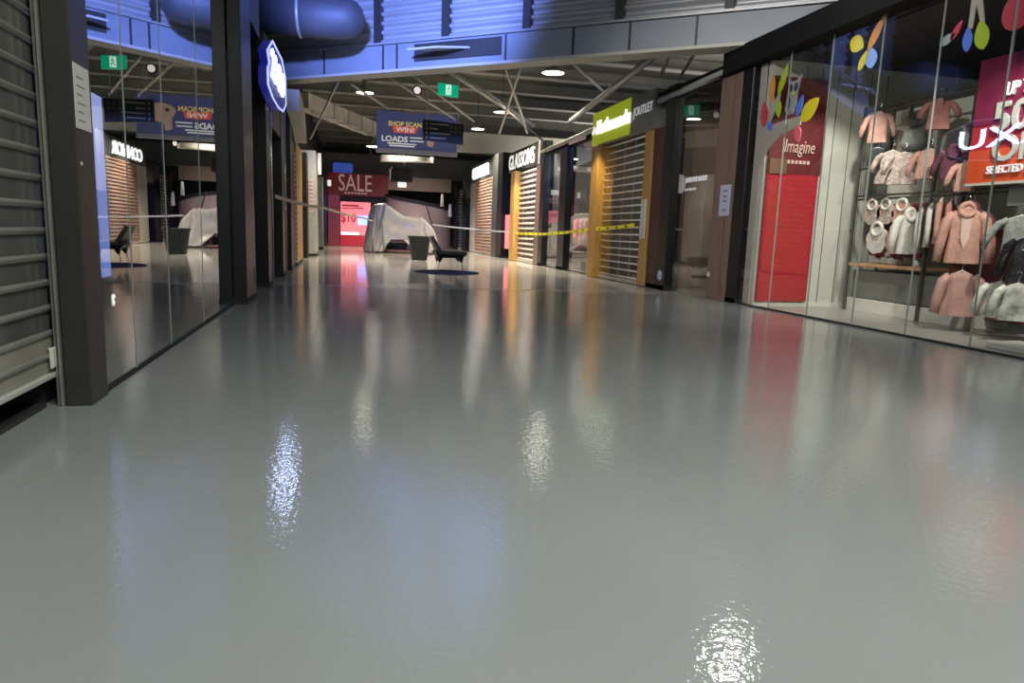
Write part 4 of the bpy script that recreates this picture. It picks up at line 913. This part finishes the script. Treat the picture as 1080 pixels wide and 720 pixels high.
for i, (yy, zz, rr, l) in enumerate(((6.95, .585, .05, 'first at the left of the white rolled baby socks'), (6.84, .585, .055, 'second of the white rolled baby socks on the shelf'), (6.73, .585, .055, 'third of the white rolled baby socks on the shelf'), (6.62, .585, .05, 'fourth of the white rolled baby socks on the shelf'), (6.79, .675, .05, 'white rolled baby sock lying on top of the shelf row'), (6.36, .585, .045, 'single white rolled baby sock apart at the shelf end'))):
    t = thing('rolled_socks', l, 'socks', (6.12, yy, zz), 'rolled baby socks on the shelf')
    MB().lathe((6.12, yy, zz), [(rr * .6, 0), (rr, rr * .5), (rr * .95, rr * 1.2), (rr * .5, rr * 1.75), (.002, rr * 1.85)], 14).build('roll', M['fab_white'], t)
    MB().tube([(6.12 + rr * .55 * math.cos(a), yy + rr * .55 * math.sin(a), zz + rr * 1.62) for a in [2 * PI * k / 12 for k in range(13)]], rr * .15, 6, cap=False).build('cuff', M['fab_dark'], t)
# promotion board
t = thing('promotion_board', 'large red UP TO 50% OFF promotion board hanging in the shop window', 'board', (5.85, 5.2, 1.4))
YA, YB = 5.6, 4.5
MB().hexa([(5.83, YB, 1.42), (5.85, YB, 1.42), (5.85, YA, 1.42), (5.83, YA, 1.42), (5.83, YB, 2.55), (5.85, YB, 2.55), (5.85, YA, 2.55), (5.83, YA, 2.55)]).build('sheet', M['promo'], t)
bx(5.822, 5.83, YB, YA, 1.95, 2.55).build('magenta_half', M['promo_t'], t)
bx(5.822, 5.83, YB + .2, YA, 1.42, 1.72).build('orange_half', M['promo_o'], t)
bx(5.815, 5.84, YB, YA, 1.395, 1.42).build('lower_edge', M['soffit'], t)
text('lettering', 'UP TO', M['ltext'], t, (5.81, 5.13, 2.24), RX, fit=(.3, .12), shear=.1)
text('lettering', '50%', M['grey_letter'], t, (5.81, 5.06, 2.0), RX, fit=(.62, .27), bold=.02)
text('lettering', 'OFF', M['grey_letter'], t, (5.81, 5.06, 1.72), RX, fit=(.56, .24), bold=.02)
text('lettering', 'SELECTED STYLES', M['ltext'], t, (5.81, 5.06, 1.53), RX, fit=(.62, .07))
for yy in (5.3, 4.9): MB().tube([(5.84, yy, 2.55), (5.84, yy, 2.95)], .005).build('wire', M['steel'], t)
t = thing('card_display', 'pale card panel at the foot of the red promotion board', 'card', (5.9, 4.95, 1.2))
bx(5.9, 5.93, 4.75, 5.2, 1.2, 1.39, b=.005).build('card', M['greybox'], t)

# ------------------------------------------------------------------ displays inside the other right shops
def clothes_rail(label, x, y0, y1, cols, seed):
    rnd = random.Random(seed)
    t = thing('clothes_rail', label, 'clothes rail', (x, (y0 + y1) / 2, 0))
    for y in (y0, y1): MB().tube([(x, y, -.012), (x, y, 1.25)], .014, 6).build('post', M['alu_d'], t)
    MB().tube([(x, y0, 1.25), (x, y1, 1.25)], .014, 6).build('rail', M['alu_d'], t)
    n = int((y1 - y0) / .16)
    for i in range(n):
        y = y0 + .08 + i * .16; h = .55 + rnd.random() * .2
        b = body_mb(.34, h, .1, 1.05, seed * 50 + i, n=12)
        b.v = [(x + v[0] * .9, y + v[1], 1.22 - h + v[2]) for v in b.v]
        g = b.build('garment', M[rnd.choice(cols)])
        tag(g, 'garment on the rail ' + label.split(' with ')[0].replace('clothes rail ', '') , 'garment', 'clothes ' + label)
clothes_rail('clothes rail behind the open outlet shutter with bright jackets', 5.9, 11.2, 12.9, ['fab_dark', 'fab_grey', 'fab_rose', 'fab_white', 'fab_plum'], 3)
clothes_rail('clothes rail behind the glass beyond the outlet shop with pale clothes', 5.7, 13.95, 15.2, ['fab_dark', 'fab_white', 'fab_grey', 'fab_floral'], 5)
clothes_rail('clothes rail nearer the GLASSONS shop with pink clothes', 5.7, 15.7, 16.9, ['fab_pink', 'fab_white', 'fab_rose'], 6)
clothes_rail('clothes rail inside the narrow window by the pinkish pillar with red clothes', 6.3, 8.9, 10.2, ['fab_rose', 'fab_plum', 'fab_white', 'fab_dark'], 8)
tag(bx(5.3, 5.34, 14.3, 14.9, .9, 1.75).build('window_poster', M['fab_pink']), 'pinkish picture poster in the glass left of the lit honey pillar', 'poster')
tag(bx(5.3, 5.34, 15.8, 16.5, .75, 1.15).build('window_poster', M['pink_lit']), 'pink lit strip poster in the glass right of the GLASSONS pillar', 'poster')
tag(bx(5.25, 5.75, 15.8, 16.9, -.012, .4, b=.01).build('display_box', M['paper']), 'white display box behind the glass right of the GLASSONS pillar', 'box')
tag(bx(5.25, 5.7, 13.9, 15.1, -.012, .2, b=.01).build('display_box', M['bench']), 'low grey display bench behind the glass left of the lit honey pillar', 'box')
tag(MB().tube([(5.2, 16.3, 1.65), (5.22, 16.3, 1.65)], .12, 20).build('round_sticker', M['lit_soft']), 'round lit white sign seen inside the glass by the black post', 'sign')
tag(bx(6.6, 6.75, 8.8, 9.9, 1.7, 2.1, b=.01).build('red_header', M['red_d']), 'dark red header board deep inside the narrow window', 'board')
tag(bx(5.6, 6.2, 9.0, 9.8, -.012, .62, b=.02).build('counter', M['bench']), 'grey counter inside the narrow window', 'counter')

# ------------------------------------------------------------------ light
w = bpy.data.worlds.new('world'); scene.world = w; w.use_nodes = True
bg = w.node_tree.nodes['Background']; bg.inputs[0].default_value = (.86, .92, .90, 1); bg.inputs[1].default_value = .32
# made-up light panels, added to brighten the near floor and shop fronts
def panel(x, y, z, label, power, sx=1.2, sy=1.2, color=(.97, 1, .95)):
    t = thing('added_panel', label, 'light panel', (x, y, z), 'added fill light panels')
    bx(x - sx / 2 - .05, x + sx / 2 + .05, y - sy / 2 - .05, y + sy / 2 + .05, z + .01, z + .08).build('frame', M['alu_d'], t)
    if power: light('AREA', 'added_panel_light', (x, y, z), power, color, sx, target=(x, y, z - 1), sy=sy)
panel(1.8, .3, 4.7, 'added fill light panel above the near floor', 175)
panel(1.6, -2.5, 6.5, 'added fill light panel high behind the camera', 90)
panel(2.0, -3.0, 3.9, 'low added fill light panel behind the camera', 150)
panel(-.3, 3.0, 4.5, 'added panel frame on the left, above the fill for the right shop windows', 0)
light('SPOT', 'front_wash', (-.3, 3.0, 4.35), 900, (1, .97, .92), .15, target=(4.9, 7.4, 1.7), angle=52, blend=.8)  # added fill on the right shop fronts, from no known lamp
# blue floodlight on the left upper wall, washing the corrugated wall
light('SPOT', 'blue_flood', (-.4, 5.6, 3.5), 4400, (.20, .30, 1), .12, target=(.9, 10.9, 4.35), angle=50, blend=.7)
# shop spots and some added fill lights
light('SPOT', 'window_spot', (5.25, 6.3, 2.85), 170, (1, .97, .88), .05, target=(5.55, 7.6, .8), angle=78, blend=.6)
light('SPOT', 'window_spot', (5.1, 4.2, 2.85), 230, (1, .95, .86), .05, target=(5.95, 5.7, .6), angle=75, blend=.6)
light('SPOT', 'pillar_spot', (4.2, 12.2, 2.95), 170, (1, .8, .5), .06, target=(4.7, 13.3, .7), angle=50, blend=.6)
light('SPOT', 'pillar_spot', (4.2, 19.0, 2.9), 170, (1, .82, .5), .06, target=(4.7, 19.9, .7), angle=55, blend=.6)
light('AREA', 'outlet_shop_light', (6.0, 12.2, 2.9), 9, (1, .85, .72), 1.2, target=(6.0, 12.2, 0))
light('AREA', 'glass_shop_light', (6.0, 15.3, 2.9), 40, (1, .92, .86), 1.2, target=(6.0, 15.3, 0))
light('AREA', 'narrow_shop_light', (6.3, 9.3, 2.9), 14, (1, .85, .75), .8, target=(6.3, 9.3, 0))
light('SPOT', 'shutter_wash', (3.6, 25.0, 3.6), 560, (1, .74, .58), .15, target=(4.85, 24.9, 1.2), angle=80, blend=.7)  # both washes added to make the far shutters brighter and warmer
light('SPOT', 'shutter_wash', (3.6, 18.3, 3.4), 330, (1, .84, .68), .15, target=(4.85, 18.4, 1.3), angle=75, blend=.7)
light('SPOT', 'stall_light', (1.6, 21.0, 3.7), 260, (1, .94, .84), .2, target=(1.8, 24.0, .6), angle=60, blend=.8)
light('AREA', 'roof_fill', (7.6, 17, 3.4), 60, (1, .95, .86), 2, target=(5, 17, 9), sy=6)  # unseen fills added above the shop ceilings to brighten the roof
light('AREA', 'roof_fill', (7.6, 27, 3.4), 110, (1, .95, .86), 2, target=(5, 27, 9), sy=6)
light('SPOT', 'kiosk_fill', (3.0, 27.5, 3.6), 240, (1, .9, .8), .15, target=(3, 30.5, .9), angle=80, blend=.7)  # added fill that lifts the mauve kiosk wall, no fixture there
scene.view_settings.view_transform = 'Standard'
scene.view_settings.look = 'None'
scene.view_settings.exposure = 0
